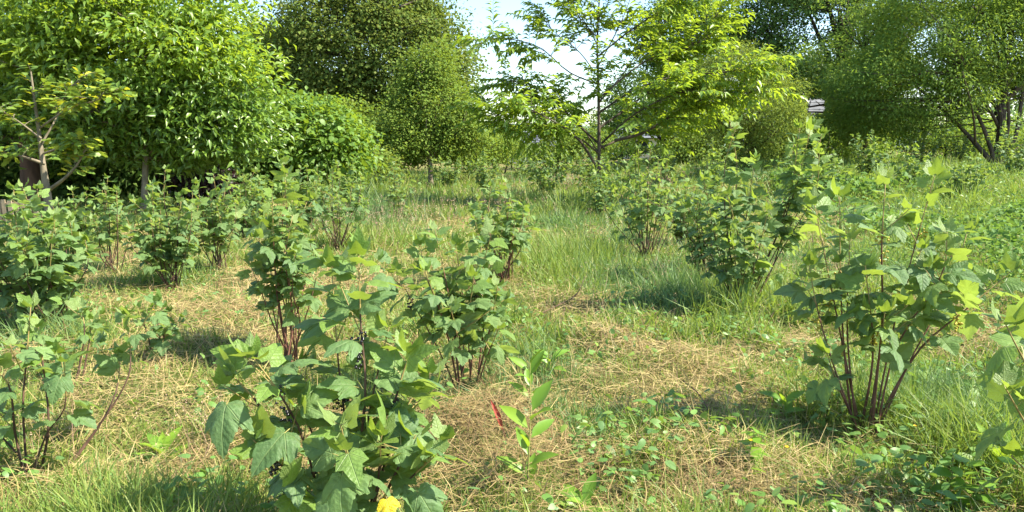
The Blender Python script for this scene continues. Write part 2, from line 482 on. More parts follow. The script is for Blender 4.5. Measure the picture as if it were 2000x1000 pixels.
def diamond(w, fold, droop):
    V = np.array([[0, 0, 0], [w, .5, fold * w], [0, 1, -droop], [-w, .5, fold * w], [0, .5, -.25 * droop]])
    return V, np.array([[0, 1, 4], [1, 2, 4], [2, 3, 4], [3, 0, 4]]), V[:, :2].copy(), 4
def kite(w, droop):
    V = np.array([[0, 0, 0], [w, .45, -.1 * droop], [0, 1, -droop], [-w, .45, -.1 * droop]])
    return V, np.array([[0, 1, 2], [0, 2, 3]]), V[:, :2].copy(), 2
DIA = [diamond(.32, .25, .2), diamond(.36, .1, .45)]
KITE = [kite(.42, .15), kite(.36, .4)]
CHF = [diamond(.21, .4, .25), diamond(.19, .3, .45)]
KITE_N = [kite(.2, .25), kite(.17, .5)]

_lm = {}
def leaf_mesh(key, T, mats):
    if key not in _lm:
        V, F, uv, nb = T
        _lm[key] = mesh(key, V, F, uv, mats, [0] * nb + [1] * (len(F) - nb))
    return _lm[key]

class Leaves:
    def __init__(s): s.p, s.y, s.z, s.s, s.y_ = [], [], [], [], []
    def add(s, p, y, z, sc_, young=0):
        s.p.append(np.atleast_2d(p)); s.y.append(np.atleast_2d(y)); s.z.append(np.atleast_2d(z))
        s.s.append(np.atleast_1d(sc_)); s.y_.append(np.atleast_1d(young) * np.ones(len(np.atleast_2d(p)), int))
    def arr(s):
        p = np.vstack(s.p)
        return p, frames(np.vstack(s.y), np.vstack(s.z)), np.concatenate(s.s), np.concatenate(s.y_)

def put_leaves(root, base, L, sets, n_obj, r, stuff='foliage', n2=0):
    """sets: [(key, templates, material)] chosen by the leaf's class; the n_obj that show largest become objects"""
    if not L.p: return
    p, Rm, s, cl = L.arr()
    px, py, w = proj(p)
    vis = (px > -80) & (px < 2080) & (py > -60) & (py < 1060)
    sz = s / w * np.where(vis, 1, .2)
    order = np.argsort(-sz)
    pick = order[:n_obj]; rest = order[n_obj:]
    tv = r.integers(0, 100, len(p))
    for i in pick:
        key, T, mat = sets[cl[i]][:3]
        k = tv[i] % len(T)
        me = leaf_mesh('%s_%d' % (key, k), T[k], [mat, M['petiole']])
        o = link('leaf', me, root)
        m = np.eye(4); m[:3, :3] = Rm[i] * s[i]; m[:3, 3] = p[i] - base
        o.matrix_basis = Matrix(m.tolist())
    if len(rest):
        Vs, Fs, Us, Ms, off = [], [], [], [], 0
        mats = []
        for c in range(len(sets)):
            key, T, mat = sets[c][:3]
            if len(sets[c]) > 3: T = sets[c][3]
            for k in range(len(T)):
                id_ = rest[(cl[rest] == c) & (tv[rest] % len(T) == k)]
                if not len(id_): continue
                V, F, uv = scatter(T[k][:3], p[id_] - base, Rm[id_], s[id_])
                if mat not in mats: mats.append(mat)
                Vs.append(V); Fs.append(F + off); Us.append(uv); off += len(V)
                Ms.append(np.full(len(F), mats.index(mat)))
        o = link(stuff, mesh(stuff, np.vstack(Vs), np.vstack(Fs), np.vstack(Us), mats, np.concatenate(Ms)), root)
        o['kind'] = 'stuff'

# ------------------------------------------------------------------ currant bushes
GROUP = 'currant bushes planted in rows'
def stem_leaves(L, path, r, start, spacing, size, tipsmall=.8, nfrac_young=.2):
    """leaves in a spiral along a stem"""
    seg = np.linalg.norm(np.diff(path, axis=0), axis=1)
    cum = np.concatenate([[0], np.cumsum(seg)]); tot = cum[-1]
    s = start * tot; ang = r.uniform(0, 6.28)
    while s < tot:
        t = s / tot
        p = np.array([np.interp(s, cum, path[:, k]) for k in range(3)])
        i = min(np.searchsorted(cum, s), len(path) - 1)
        tan = norm(path[i] - path[max(i - 1, 0)] + 1e-6)
        a1 = norm(np.cross(tan, [.2, .3, 1.0] if abs(tan[2]) < .9 else [1.0, .2, 0])); a2 = np.cross(tan, a1)
        rad = math.cos(ang) * a1 + math.sin(ang) * a2
        el = .20 + .5 * max(0, t - .8) * 5 + r.normal(0, .18)
        d = norm(rad * math.cos(el) + (tan * .5 + np.array([0, 0, .5])) * math.sin(el))
        z = norm(np.array([0, 0, 1.0]) + .85 * rad + r.normal(0, .30, 3))
        yng = t > 1 - nfrac_young * r.uniform(.5, 1.3)
        sz = 1.10 * size * r.uniform(.72, 1.18) * (1 - (1 - tipsmall) * max(0, (t - .72) / .28) ** 1.5)
        L.add(p, d, z, sz, 1 if yng else 0)
        ang += 2.4 + r.normal(0, .3)
        s += .94 * spacing * r.uniform(.7, 1.35) * (1 if t < .85 else .6)
    # small upright leaves at the tip
    for k in range(3):
        rad = norm(r.normal(0, 1, 3) * [1, 1, .2])
        L.add(path[-1], norm(rad + [0, 0, .9]), norm(rad * .8 + [0, 0, .6]), size * tipsmall * r.uniform(.6, .95), 1)

def ball(c, rad):
    V, F = [], []
    for i, a in enumerate((0, .8, 1.57, 2.34, 3.14)):
        for k in range(6):
            V.append([math.sin(a) * math.cos(k * 1.047), math.sin(a) * math.sin(k * 1.047), math.cos(a)])
    for i in range(4):
        for k in range(6):
            k2 = (k + 1) % 6
            F += [[i * 6 + k, (i + 1) * 6 + k, (i + 1) * 6 + k2], [i * 6 + k, (i + 1) * 6 + k2, i * 6 + k2]]
    return np.array(V) * rad + np.asarray(c), np.array(F)
_berry = {}
def berries(root, base, p, r, n, mat, rad=.0062):
    c = link('berry_strig', None, root)
    pts = [p - base]
    for k in range(3): pts.append(pts[-1] + [r.normal(0, .006), r.normal(0, .006), -.018])
    V, F = tube(np.array(pts), .0012, 4)
    c = bpy.data.objects['berry_strig'] if False else c
    bpy.data.objects.remove(c)
    c = link('berry_strig', mesh('berry_strig', V, F, None, [M['petiole']]), root)
    key = mat.name
    if key not in _berry:
        v, f = ball((0, 0, 0), 1.0); _berry[key] = mesh('berry', v, f, None, [mat])
    for k in range(n):
        o = link('berry', _berry[key], c)
        q = pts[0] + [r.normal(0, .014), r.normal(0, .014), -r.uniform(.0, .06)]
        o.location = q; o.scale = [rad * r.uniform(.8, 1.2)] * 3

def add_stem(root, base, path, r0, r1, wood, green_from=.72, sides=6):
    n = len(path); t = np.linspace(0, 1, n)
    V, F = tube(path - base, r0 + (r1 - r0) * t ** .8, sides)
    mi = np.where(np.arange(len(F)) // (2 * sides) < green_from * (n - 1), 0, 1)
    return link('stem', mesh('stem', V, F, None, [wood, M['shoot']], mi), root)

def lod_sets(Y):
    if Y < 9: return [('currant_leaf_near', T_NEAR, M['cur']), ('currant_leaf_young', YOUNG, M['cur_young'])]
    if Y < 16: return [('currant_leaf_mid', T_MID, M['cur']), ('currant_leaf_young', YOUNG, M['cur_young'])]
    return [('currant_leaf_far', T_FAR, M['cur']), ('currant_leaf_faryoung', T_FAR, M['cur_young'])]

def bush_paths(label, base, paths, r, start=.35, spacing=.05, size=.085, wood='wood', n_obj=300, r0=.0075, side=1, berry=None, nb=0, green=.72, starts=None):
    root = thing('currant_bush', label, 'bush', base, GROUP)
    L = Leaves()
    for i, pa in enumerate(paths):
        n = len(pa)
        st = starts[i] if starts else start
        add_stem(root, base, pa, r0 * r.uniform(.75, 1.2), .0022, M[wood], green)
        stem_leaves(L, pa, r, min(.8, (st + .06) * r.uniform(.85, 1.15)), spacing, size)
        for k in range(side):          # side shoots
            t0 = r.uniform(max(.3, st), .85); i0 = int(t0 * (n - 1))
            d = norm(r.normal(0, 1, 3) * [1, 1, 0] + [0, 0, .9])
            ln = r.uniform(.14, .32)
            sp = np.array([pa[i0] + d * ln * q + np.array([0, 0, .1]) * ln * q * q for q in np.linspace(0, 1, 5)])
            add_stem(root, base, sp, .0035, .0018, M['shoot'], 0, 4)
            stem_leaves(L, sp, r, .25, spacing * 1.05, size * .9)
        if berry and i < nb:
            for t0 in r.uniform(.45, .8, 2):
                berries(root, base, pa[int(t0 * (n - 1))] + r.normal(0, .008, 3), r, 14, M[berry])
    put_leaves(root, base, L, lod_sets(base[1]), n_obj, r)
    return root

def px_bush(label, bpx, stems, seed, **kw):
    """stems as pixel paths; the depth runs from the root's to the tip's dY"""
    r = np.random.default_rng(seed)
    base = at(*bpx)
    paths = []
    for pts, dY in stems:
        q = np.array([P(x, y, base[1] + dY * (i / (len(pts) - 1)) ** 1.2 + (r.normal(0, .02) if i else 0)) for i, (x, y) in enumerate(pts)])
        q[0] = base + [ (pts[0][0] - bpx[0]) * base[1] / FPX, r.uniform(-.06, .06), -.03]
        q[0][2] = ground_z(q[0][0], q[0][1]) - .03
        paths.append(smooth_path(q, 12))
    return bush_paths(label, base, paths, r, **kw)

def auto_bush(label, bx, by, top, x0, x1, nst, seed, lean=0., **kw):
    r = np.random.default_rng(seed)
    base = at(bx, by)
    k = np.linalg.norm(P(bx, by, base[1]) - P(bx + 100, by, base[1])) / 100
    H, Wl, Wr = (by - top) * k, (bx - x0) * k, (x1 - bx) * k
    paths = []
    nst = int(nst * 1.12)
    for i in range(nst):
        a = i * 2.4 + r.normal(0, .3); q = math.sqrt((i + .5) / nst) if i else .05
        dx = q * math.cos(a); dy = q * math.sin(a)
        dx *= (Wr if dx > 0 else Wl) * .85; dy *= .5 * (Wl + Wr) * .8
        h = H * (1 - .30 * q * q) * r.uniform(.72, 1.05)
        if i == 0: h = H
        b = base + [r.normal(0, .045), r.normal(0, .045), 0]; b[2] = ground_z(b[0], b[1]) - .03
        tip = np.array([base[0] + dx + lean * h, base[1] + dy, base[2] + h])
        m1 = b + (tip - b) * [.42, .42, .38] + r.normal(0, .03, 3); m2 = b + (tip - b) * [.82, .82, .72] + r.normal(0, .03, 3)
        paths.append(smooth_path([b, m1, m2, tip], 10))
    if base[1] > 7: kw['spacing'] *= 1.15
    return bush_paths(label, base, paths, r, **kw)

front = px_bush('large front currant bush with big leaves and a few ripe black berries', (678, 1078), [
    ([(668, 1075), (712, 800), (705, 640), (700, 500)], .10), ([(655, 1075), (600, 880), (550, 775), (492, 695)], -.10),
    ([(648, 1078), (640, 940), (600, 820), (565, 720)], .15), ([(700, 1075), (745, 900), (775, 770), (800, 690)], .05),
    ([(685, 1080), (682, 900), (660, 700), (648, 520)], .22), ([(660, 1080), (600, 960), (545, 905), (495, 860)], -.15),
    ([(700, 1080), (765, 940), (812, 850)], -.05), ([(680, 1080), (690, 950), (665, 830)], -.28),
    ([(705, 1080), (735, 960), (745, 850)], -.22), ([(690, 1080), (705, 900), (735, 740), (760, 640)], .2), ([(640, 1080), (600, 990), (555, 950)], -.2), ([(655, 1078), (570, 900), (505, 790), (455, 735)], -.05), ([(702, 1078), (780, 960), (850, 890)], -.12), ([(700, 1078), (770, 850), (830, 770)], .15)],
    11, size=.122, spacing=.064, berry='berry', nb=6, side=1, r0=.0085, starts=[.34, .48, .45, .45, .42, .4, .4, .35, .35, .45, .35, .6, .5, .5])
px_bush('currant bush with bare dark red stems right behind the front bush', (915, 762), [
    ([(900, 755), (880, 600), (850, 450)], .1), ([(895, 758), (860, 690), (800, 580), (775, 530)], -.05), ([(915, 760), (930, 600), (940, 480)], .15),
    ([(905, 760), (905, 600), (890, 480)], .2), ([(925, 760), (955, 650), (972, 560)], 0), ([(930, 760), (950, 700), (975, 640)], -.2),
    ([(905, 758), (890, 660), (840, 560), (820, 480)], .2), ([(920, 760), (915, 640), (925, 540)], -.15), ([(898, 758), (870, 640), (830, 530)], -.2),
    ([(930, 758), (945, 640), (965, 520)], .3), ([(910, 760), (900, 690), (880, 600)], -.3)],
    12, size=.10, spacing=.047, wood='wood_red', start=.40, berry='berry', nb=3, side=1)
auto_bush('dense currant bush with a bundle of reddish bare stems on its right', 985, 552, 358, 862, 1066, 16, 13, size=.092, spacing=.055, start=.42, wood='wood_red', side=1)
auto_bush('tall slim currant bush on long bare lower stems left of the front bush', 568, 716, 325, 475, 648, 13, 14, size=.088, spacing=.052, start=.44, wood='wood_red', side=1, n_obj=300)
auto_bush('dense broad currant bush at the left edge below the young oak', 95, 642, 370, -80, 195, 19, 15, size=.10, spacing=.052, start=.24, side=1)
px_bush('small open currant bush with bare forked stems in the left front corner', (58, 930), [
    ([(58, 925), (45, 800), (52, 700), (60, 600)], .1), ([(55, 925), (10, 860), (-50, 810)], .1), ([(62, 925), (90, 850), (128, 790), (118, 690)], -.05),
    ([(64, 925), (95, 830), (85, 720), (75, 640)], .15), ([(55, 928), (30, 850), (20, 760), (-10, 720)], -.1)], 16, size=.088, spacing=.058, start=.42, side=1)
px_bush('low currant branch arching from bare wood to an upright leafy tip', (130, 905), [
    ([(130, 905), (200, 822), (247, 745), (255, 690), (245, 615)], .25), ([(135, 905), (195, 830), (228, 760), (235, 690)], .3)], 17, size=.08, spacing=.045, starts=[.68, .72], start=.7, side=1)
px_bush('young currant shoot with one dark stem behind the corner bush', (152, 752), [
    ([(152, 752), (160, 690), (165, 640), (158, 600)], .05), ([(154, 752), (172, 680), (180, 625)], .1)], 18, size=.085, spacing=.05, start=.5, side=1)
px_bush('small currant bush with yellowing leaves above straw on the left', (305, 722), [
    ([(305, 722), (312, 660), (300, 600)], .05), ([(305, 722), (320, 650), (328, 610)], .1), ([(303, 722), (290, 660), (268, 600)], 0), ([(305, 722), (318, 670), (325, 640)], -.1)], 19, size=.068, spacing=.045, start=.42, side=1)
auto_bush('bushy currant with pale sunlit leaves before the dark tree shade', 335, 568, 332, 238, 418, 16, 20, size=.094, spacing=.055, start=.28, side=1)
auto_bush('slim currant bush with thin bare stems beside the young oak trunk', 222, 528, 348, 164, 282, 10, 21, size=.092, spacing=.058, start=.42, side=1)
auto_bush('compact currant bush on short dark stems, second row on the left', 425, 527, 338, 358, 500, 15, 22, size=.092, spacing=.058, start=.34, side=1)
auto_bush('sparse currant bush with open crossing twigs below the hazel', 662, 488, 322, 588, 738, 14, 23, size=.08, spacing=.06, start=.45, side=1)
auto_bush('narrow single column currant bush standing alone in long grass', 775, 435, 308, 746, 816, 7, 24, size=.085, spacing=.055, start=.34, side=1)
auto_bush('open currant bush with forked dark stems below the chestnut tree', 1262, 505, 292, 1150, 1345, 18, 25, size=.086, spacing=.06, start=.36, side=1)
auto_bush('low dark currant bush tucked against the tall bush on its left', 1375, 552, 345, 1305, 1425, 12, 26, size=.085, spacing=.055, start=.22, side=1)
px_bush('tallest currant bush with two leafy spires, right of the grass path', (1450, 602), [
    ([(1445, 600), (1425, 480), (1440, 340), (1425, 235)], .1), ([(1455, 600), (1500, 500), (1550, 380), (1585, 245)], .1), ([(1450, 600), (1455, 450), (1475, 310)], .2),
    ([(1440, 600), (1400, 480), (1375, 350)], .0), ([(1460, 600), (1510, 520), (1540, 400), (1550, 280)], .25), ([(1450, 600), (1445, 480), (1420, 380)], -.25),
    ([(1458, 600), (1480, 500), (1500, 410)], -.2), ([(1445, 600), (1415, 520), (1395, 450)], -.2), ([(1465, 600), (1520, 500), (1590, 380), (1600, 300)], .0), ([(1440, 602), (1390, 500), (1340, 400)], .2),
    ([(1445, 600), (1420, 450), (1415, 330), (1440, 240)], .0), ([(1455, 600), (1510, 480), (1545, 370), (1562, 250)], .05), ([(1458, 600), (1510, 500), (1575, 380), (1605, 262)], .2), ([(1455, 602), (1470, 540), (1475, 470)], -.3), ([(1447, 602), (1440, 540), (1430, 470)], -.3)], 27, size=.10, spacing=.050, start=.34, side=1)
px_bush('spreading currant bush with bare fanned stems and yellow-green berries at right', (1690, 838), [
    ([(1672, 835), (1630, 720), (1598, 610), (1580, 520)], 0), ([(1676, 835), (1650, 700), (1642, 560), (1640, 385)], .1), ([(1688, 830), (1655, 720), (1625, 570), (1590, 395)], .2),
    ([(1692, 832), (1722, 650), (1722, 480), (1730, 350)], 0), ([(1700, 828), (1750, 680), (1838, 540), (1850, 455)], -.1), ([(1705, 825), (1790, 690), (1880, 610), (1975, 530)], -.1),
    ([(1700, 830), (1745, 640), (1790, 470), (1825, 345)], .15), ([(1690, 835), (1705, 690), (1690, 520)], -.15), ([(1702, 828), (1780, 700), (1855, 560), (1890, 450)], .2),
    ([(1682, 835), (1640, 760), (1615, 690)], -.15), ([(1695, 832), (1715, 720), (1728, 610)], -.2), ([(1675, 835), (1655, 650), (1660, 470)], .25)],
    28, size=.112, spacing=.072, start=.50, wood='wood_red', berry='berry_green', nb=8, side=1)
px_bush('near currant branch with big shadowed leaves cut by the right edge', (2080, 1010), [
    ([(2080, 1010), (2040, 800), (1965, 635)], -.05), ([(2075, 1010), (2030, 880), (1965, 760)], -.15), ([(2080, 1010), (2080, 800), (2030, 620)], .1), ([(2075, 1012), (2030, 950), (1975, 890)], -.05)],
    29, size=.142, spacing=.07, start=.5, side=0, r0=.009)
far = dict(spacing=.064, side=2, n_obj=0)
FARB = [
    ('round currant bush beside the grass path under the chestnut branches', 1062, 385, 272, 1000, 1125, 13, 1.0),
    ('small upright currant bush at the end of the meadow path', 945, 382, 295, 905, 988, 10, .95),
    ('pale currant bush next to the slim mid tree trunk', 880, 372, 292, 830, 925, 12, .95),
    ('wide currant bush around the foot of the chestnut tree', 1150, 372, 276, 1092, 1225, 14, .95),
    ('currant bush in front of the white wall glimpse', 1300, 352, 272, 1262, 1345, 8, .9),
    ('light green currant bush left of the tall two-spired bush', 1385, 395, 275, 1335, 1432, 10, .9),
    ('currant bush with fine twigs in the back row on the right', 1695, 352, 258, 1648, 1745, 11, .9),
    ('broad currant bush in the back row under the soft tree', 1795, 332, 245, 1735, 1862, 13, .9),
    ('dim currant bush in the shade left of the forked tree', 1875, 330, 255, 1842, 1925, 9, .9),
    ('currant bush below the slate roof in the back row', 1638, 318, 240, 1600, 1682, 9, .9),
    ('dark shaded currant bush at the right edge before the forked tree', 1975, 345, 225, 1920, 2065, 13, .9),
    ('currant bush at the hazel foot beside the tall grass', 735, 385, 315, 700, 765, 8, .9),
    ('currant bush behind the two-spired bush on its right', 1555, 360, 270, 1510, 1610, 9, .9),
    ('currant bush right before the chestnut trunk', 1172, 428, 305, 1105, 1240, 11, .85),
    ('currant bush on the left of the nettle patch in the back rows', 1620, 395, 300, 1575, 1672, 9, .9),
    ('leggy currant bush standing in the nettle cover', 1780, 372, 285, 1738, 1825, 9, .9),
    ('currant bush in nettles near the shaded right edge', 1885, 392, 300, 1840, 1935, 9, .9),
    ('currant bush far behind the open bush under the chestnut', 1455, 340, 262, 1415, 1500, 9, .9),
    ('currant bush filling the gap left of the tall slim bush', 478, 468, 338, 432, 535, 9, .85),
    ('currant bush below the hazel behind the sparse twiggy bush', 602, 452, 328, 556, 650, 9, .85),
    ('currant bush under the hazel right side in long grass', 690, 425, 316, 650, 735, 8, .85),
    ('twiggy currant bush beside the low dark bush', 1330, 482, 335, 1288, 1385, 10, .75),
    ('currant bush between the young oak and the left row', 150, 505, 372, 105, 205, 9, .85),
    ('currant bush in the far row right of the field tree', 915, 350, 285, 880, 952, 10, .95),
    ('currant bush at the far end between path and roof', 1025, 345, 284, 985, 1065, 10, .95),
    ('currant bush half hidden behind the tall slim bush', 505, 432, 332, 458, 548, 9, .9),
    ('currant bush between the chestnut trunk and the dry strip', 1238, 392, 302, 1192, 1290, 9, .9),
    ('currant bush at the left of the dry strip by the path', 1105, 350, 285, 1068, 1140, 9, .9),
    ('currant bush behind the dense one with red stems', 1010, 352, 300, 985, 1040, 7, .9)]
for i, (lb, bx, by, tp, x0, x1, n, sz) in enumerate(FARB):
    auto_bush(lb, bx, by, tp, x0, x1, n, 60 + i, size=.12 * sz, start=.15, **far)

# ------------------------------------------------------------------ trees
HOLES = [(1576, 190, 1612, 222), (1018, 258, 1056, 280), (1240, 262, 1300, 284)]
def in_hole(p):
    px, py, _ = proj(p)
    h = np.zeros(len(p), bool)
    for x0, y0, x1, y1 in HOLES:
        h |= (px > x0) & (px < x1) & (py > y0) & (py < y1)
    return h

def ell(cx, cy, rx, ry, Y, rd=.85):
    c = P(cx, cy, Y); k = Y / FPX
    return c, np.array([rx * k, rx * k * rd, ry * k])

def clumps(ells, n, r, inner=.55):
    vol = np.array([e[1][0] * e[1][2] for e in ells]); cnt = (3 * n * vol / vol.sum()).astype(int) + 1
    out, nor = [], []
    for (c, rad), k in zip(ells, cnt):
        d = norm(r.normal(0, 1, (k, 3)))
        f = inner + (1 - inner) * r.uniform(0, 1, k) ** .55
        f *= 1 + .34 * (noise2(d[:, 0] * 2.3 + c[0], d[:, 2] * 2.3 + d[:, 1] * 1.7, 5) - .5) * 2
        f += (r.uniform(0, 1, k) < .14) * r.uniform(0, .22, k)
        p = c + d * rad * f[:, None]
        # keep the outside of the union
        keep = np.ones(k, bool)
        for c2, r2 in ells:
            if c2 is c: continue
            keep &= (((p - c2) / (r2 * .5)) ** 2).sum(1) > 1
        out.append(p[keep]); nor.append(norm(d[keep] / rad))
    p, nr = np.vstack(out), np.vstack(nor)
    ok = (p[:, 2] > ground_z(p[:, 0], p[:, 1]) + .25)
    p, nr = p[ok], nr[ok]
    i = r.permutation(len(p))[:n]
    return p[i], nr[i]

def limbs_to(root, base, trunk, targets, r, mat, rad, name='limb', nlimb=6, twigs=60, twig_r=.02):
    """main limbs from the trunk to spread targets, then thin branches joined as one part"""
    idx = r.choice(len(targets), min(nlimb, len(targets)), replace=False)
    paths = []
    for i in idx:
        T = targets[i]
        hz = np.clip((T[2] - trunk[0][2]) * .45, trunk[0][2] * 0 + .25 * (trunk[-1][2] - trunk[0][2]), .85 * (trunk[-1][2] - trunk[0][2]))
        k = np.argmin(abs(trunk[:, 2] - trunk[0][2] - hz)); s = trunk[k]
        m = s + (T - s) * [.45, .45, .55] + r.normal(0, .04, 3) * np.linalg.norm(T - s)
        pa = smooth_path([s, m, T], 8); paths.append(pa)
        V, F = tube(pa - base, np.linspace(rad, rad * .25, 8), 6)
        link(name, mesh(name, V, F, None, [mat]), root)
    pool = np.vstack(paths + [trunk[len(trunk) // 3:]])
    parts = []
    for i in r.choice(len(targets), min(twigs, len(targets)), replace=False):
        T = targets[i]; dd = np.linalg.norm(pool - T, axis=1) + np.maximum(0, pool[:, 2] - T[2]) * 1.5
        s = pool[np.argmin(dd)]
        m = .5 * (s + T) + r.normal(0, .06, 3) * np.linalg.norm(T - s)
        parts.append(tube(smooth_path([s, m, T], 5) - base, np.linspace(twig_r, twig_r * .3, 5), 4))
    V, F = join(parts)
    o = link('branches', mesh('branches', V, F, None, [mat]), root); o['kind'] = 'stuff'

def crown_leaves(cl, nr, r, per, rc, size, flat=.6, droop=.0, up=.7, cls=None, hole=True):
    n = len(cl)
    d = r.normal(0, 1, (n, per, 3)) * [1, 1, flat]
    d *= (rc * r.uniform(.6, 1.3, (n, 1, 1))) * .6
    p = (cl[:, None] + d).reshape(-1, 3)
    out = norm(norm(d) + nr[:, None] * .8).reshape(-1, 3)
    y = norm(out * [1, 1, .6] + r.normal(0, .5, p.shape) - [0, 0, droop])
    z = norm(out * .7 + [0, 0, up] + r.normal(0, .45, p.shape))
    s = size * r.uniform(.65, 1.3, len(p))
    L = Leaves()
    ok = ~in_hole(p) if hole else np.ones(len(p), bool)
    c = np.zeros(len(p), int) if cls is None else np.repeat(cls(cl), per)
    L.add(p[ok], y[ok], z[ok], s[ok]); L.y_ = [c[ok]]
    return L

def tree(label, name, bpt, ells, seed, nclump, per, rc, size, T, mats, bark, trunk_r, trunk_top, cat='tree', flat=.6, droop=.2, nlimb=6, twigs=70, inner=.55, group=None, n_obj=0, crown='crown', cls=None, up=.7, lean=None):
    r = np.random.default_rng(seed)
    base = np.array(bpt, float)
    root = thing(name, label, cat, base, group)
    cl, nr = clumps(ells, nclump, r, inner)
    top = np.array(trunk_top, float)
    mid = .5 * (base + top) + (r.normal(0, .12, 3) * [1, 1, 0])
    tr = smooth_path([base - [0, 0, .15], mid, top], 12)
    rad = trunk_r * (np.linspace(1, .25, 12)); rad[0] *= 1.35; rad[1] *= 1.1
    V, F = tube(tr - base, rad, 10)
    link('trunk', mesh('trunk', V, F, None, [bark]), root)
    limbs_to(root, base, tr, cl, r, bark, trunk_r * .42, nlimb=nlimb, twigs=twigs, twig_r=trunk_r * .12 + .006)
    L = crown_leaves(cl, nr, r, per, rc, size, flat, droop, up, cls)
    sets = [(name + '_leaf%d' % i, T, m) + ((CHF,) if T is CH else (DIA,) if T is HAZ else ()) for i, m in enumerate(mats)]
    put_leaves(root, base, L, sets, n_obj, r, crown)
    return root

def gpt(px, Y):
    d = ray(px, 290); x = d[0] / d[1] * Y
    return np.array([x, Y, float(ground_z(x, Y))])

# big oak in the middle background
OY = 42
tree('huge round oak with olive foliage filling the sky left of centre', 'oak_tree', gpt(690, OY),
     [ell(690, 110, 190, 140, OY), ell(600, 140, 110, 95, OY + 2), ell(800, 130, 135, 110, OY - 1), ell(745, -5, 115, 90, OY), ell(860, 215, 80, 60, OY - 1)],
     101, 1700, 56, .75, .17, KITE, [M['oak']], M['bark'], .55, P(700, 60, OY), twigs=160, nlimb=9, inner=.5)
tree('leafy oak at the left horizon, partly hidden by the chestnut', 'oak_tree', gpt(480, 48), [ell(480, 150, 110, 95, 48), ell(560, 140, 90, 85, 50), ell(430, 130, 80, 60, 47)],
     102, 520, 55, .8, .17, KITE, [M['oak_green']], M['bark'], .4, P(480, 90, 48), twigs=60)
tree('slim trunked round tree with fresh green crown mid-meadow', 'field_tree', at(842, 368), [ell(842, 225, 86, 85, 28.5), ell(800, 265, 72, 55, 28), ell(888, 265, 58, 48, 28.5), ell(835, 150, 55, 60, 28.5)],
     103, 900, 46, .36, .095, KITE, [M['mid'], M['mid']], M['bark_pale'], .10, P(840, 150, 28.5), twigs=150, nlimb=7, inner=.3)
tree('broad lime green hazel bush beyond the left currants', 'hazel_bush', gpt(580, 22), [ell(590, 265, 105, 70, 22), ell(650, 300, 75, 50, 21.5), ell(500, 280, 85, 60, 22), ell(600, 225, 60, 40, 22.5)],
     104, 430, 40, .42, .14, HAZ, [M['hazel']], M['bark'], .10, P(580, 230, 22), cat='shrub', twigs=80, n_obj=300, crown='crown')
tree('leafy shrub at the right foot of the round field tree', 'field_shrub', gpt(930, 33), [ell(915, 285, 65, 38, 33), ell(975, 285, 40, 30, 34)],
     105, 170, 46, .5, .10, KITE, [M['mid']], M['bark'], .06, P(920, 280, 33), cat='shrub', twigs=30)
tree('grey-green shrub at the far end of the path', 'field_shrub', gpt(985, 44), [ell(985, 283, 42, 22, 44)], 106, 90, 46, .5, .12, KITE, [M['farwood']], M['bark'], .06, P(985, 283, 44), cat='shrub', twigs=20)
tree('dull green shrub in front of the distant grey roof', 'field_shrub', gpt(1085, 38), [ell(1085, 283, 68, 34, 38), ell(1150, 285, 50, 30, 38)], 107, 200, 46, .5, .11, KITE, [M['mid']], M['bark'], .06, P(1085, 288, 38), cat='shrub', twigs=20)
# right background
tree('rounded yellow-green willow shrub right of the chestnut', 'willow_shrub', gpt(1470, 27), [ell(1470, 195, 95, 95, 27), ell(1400, 190, 75, 80, 27.5), ell(1510, 240, 60, 60, 26.5), ell(1440, 130, 70, 45, 28)],
     108, 560, 60, .42, .095, KITE_N, [M['willow']], M['bark'], .12, P(1460, 150, 27), cat='shrub', twigs=70)
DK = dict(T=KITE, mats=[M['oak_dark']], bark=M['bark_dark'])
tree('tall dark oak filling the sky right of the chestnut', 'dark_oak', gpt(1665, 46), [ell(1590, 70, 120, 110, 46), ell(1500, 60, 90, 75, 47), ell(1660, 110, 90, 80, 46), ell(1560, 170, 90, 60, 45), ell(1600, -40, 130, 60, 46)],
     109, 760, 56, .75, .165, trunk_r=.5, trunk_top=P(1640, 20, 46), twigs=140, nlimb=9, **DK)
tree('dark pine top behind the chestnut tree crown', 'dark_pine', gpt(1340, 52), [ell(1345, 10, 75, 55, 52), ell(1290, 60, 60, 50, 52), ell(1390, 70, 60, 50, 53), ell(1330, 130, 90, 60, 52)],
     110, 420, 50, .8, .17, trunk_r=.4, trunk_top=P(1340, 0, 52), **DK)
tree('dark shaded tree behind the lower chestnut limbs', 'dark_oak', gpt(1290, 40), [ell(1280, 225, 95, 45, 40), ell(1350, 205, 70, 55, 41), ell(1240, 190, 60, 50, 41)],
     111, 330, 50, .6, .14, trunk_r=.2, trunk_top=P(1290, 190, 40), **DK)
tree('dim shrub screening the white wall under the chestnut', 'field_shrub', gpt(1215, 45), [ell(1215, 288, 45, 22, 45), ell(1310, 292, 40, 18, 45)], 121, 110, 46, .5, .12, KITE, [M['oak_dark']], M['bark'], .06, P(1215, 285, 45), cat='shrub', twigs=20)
tree('young oak with loose pale leaves before the slate roof', 'young_oak', gpt(1560, 30), [ell(1560, 170, 55, 75, 30), ell(1590, 130, 40, 40, 30)],
     112, 90, 40, .40, .13, DIA, [M['oak_green']], M['bark_pale'], .06, P(1556, 130, 30), twigs=60, inner=.2)
tree('bright mid-sized tree with orange tinged tips between dark oaks', 'field_tree', gpt(1690, 34), [ell(1690, 185, 80, 85, 34), ell(1730, 130, 60, 60, 34), ell(1660, 225, 60, 40, 33)],
     113, 380, 50, .5, .115, KITE, [M['mid']], M['bark'], .12, P(1690, 130, 34), twigs=60)
RY = 29
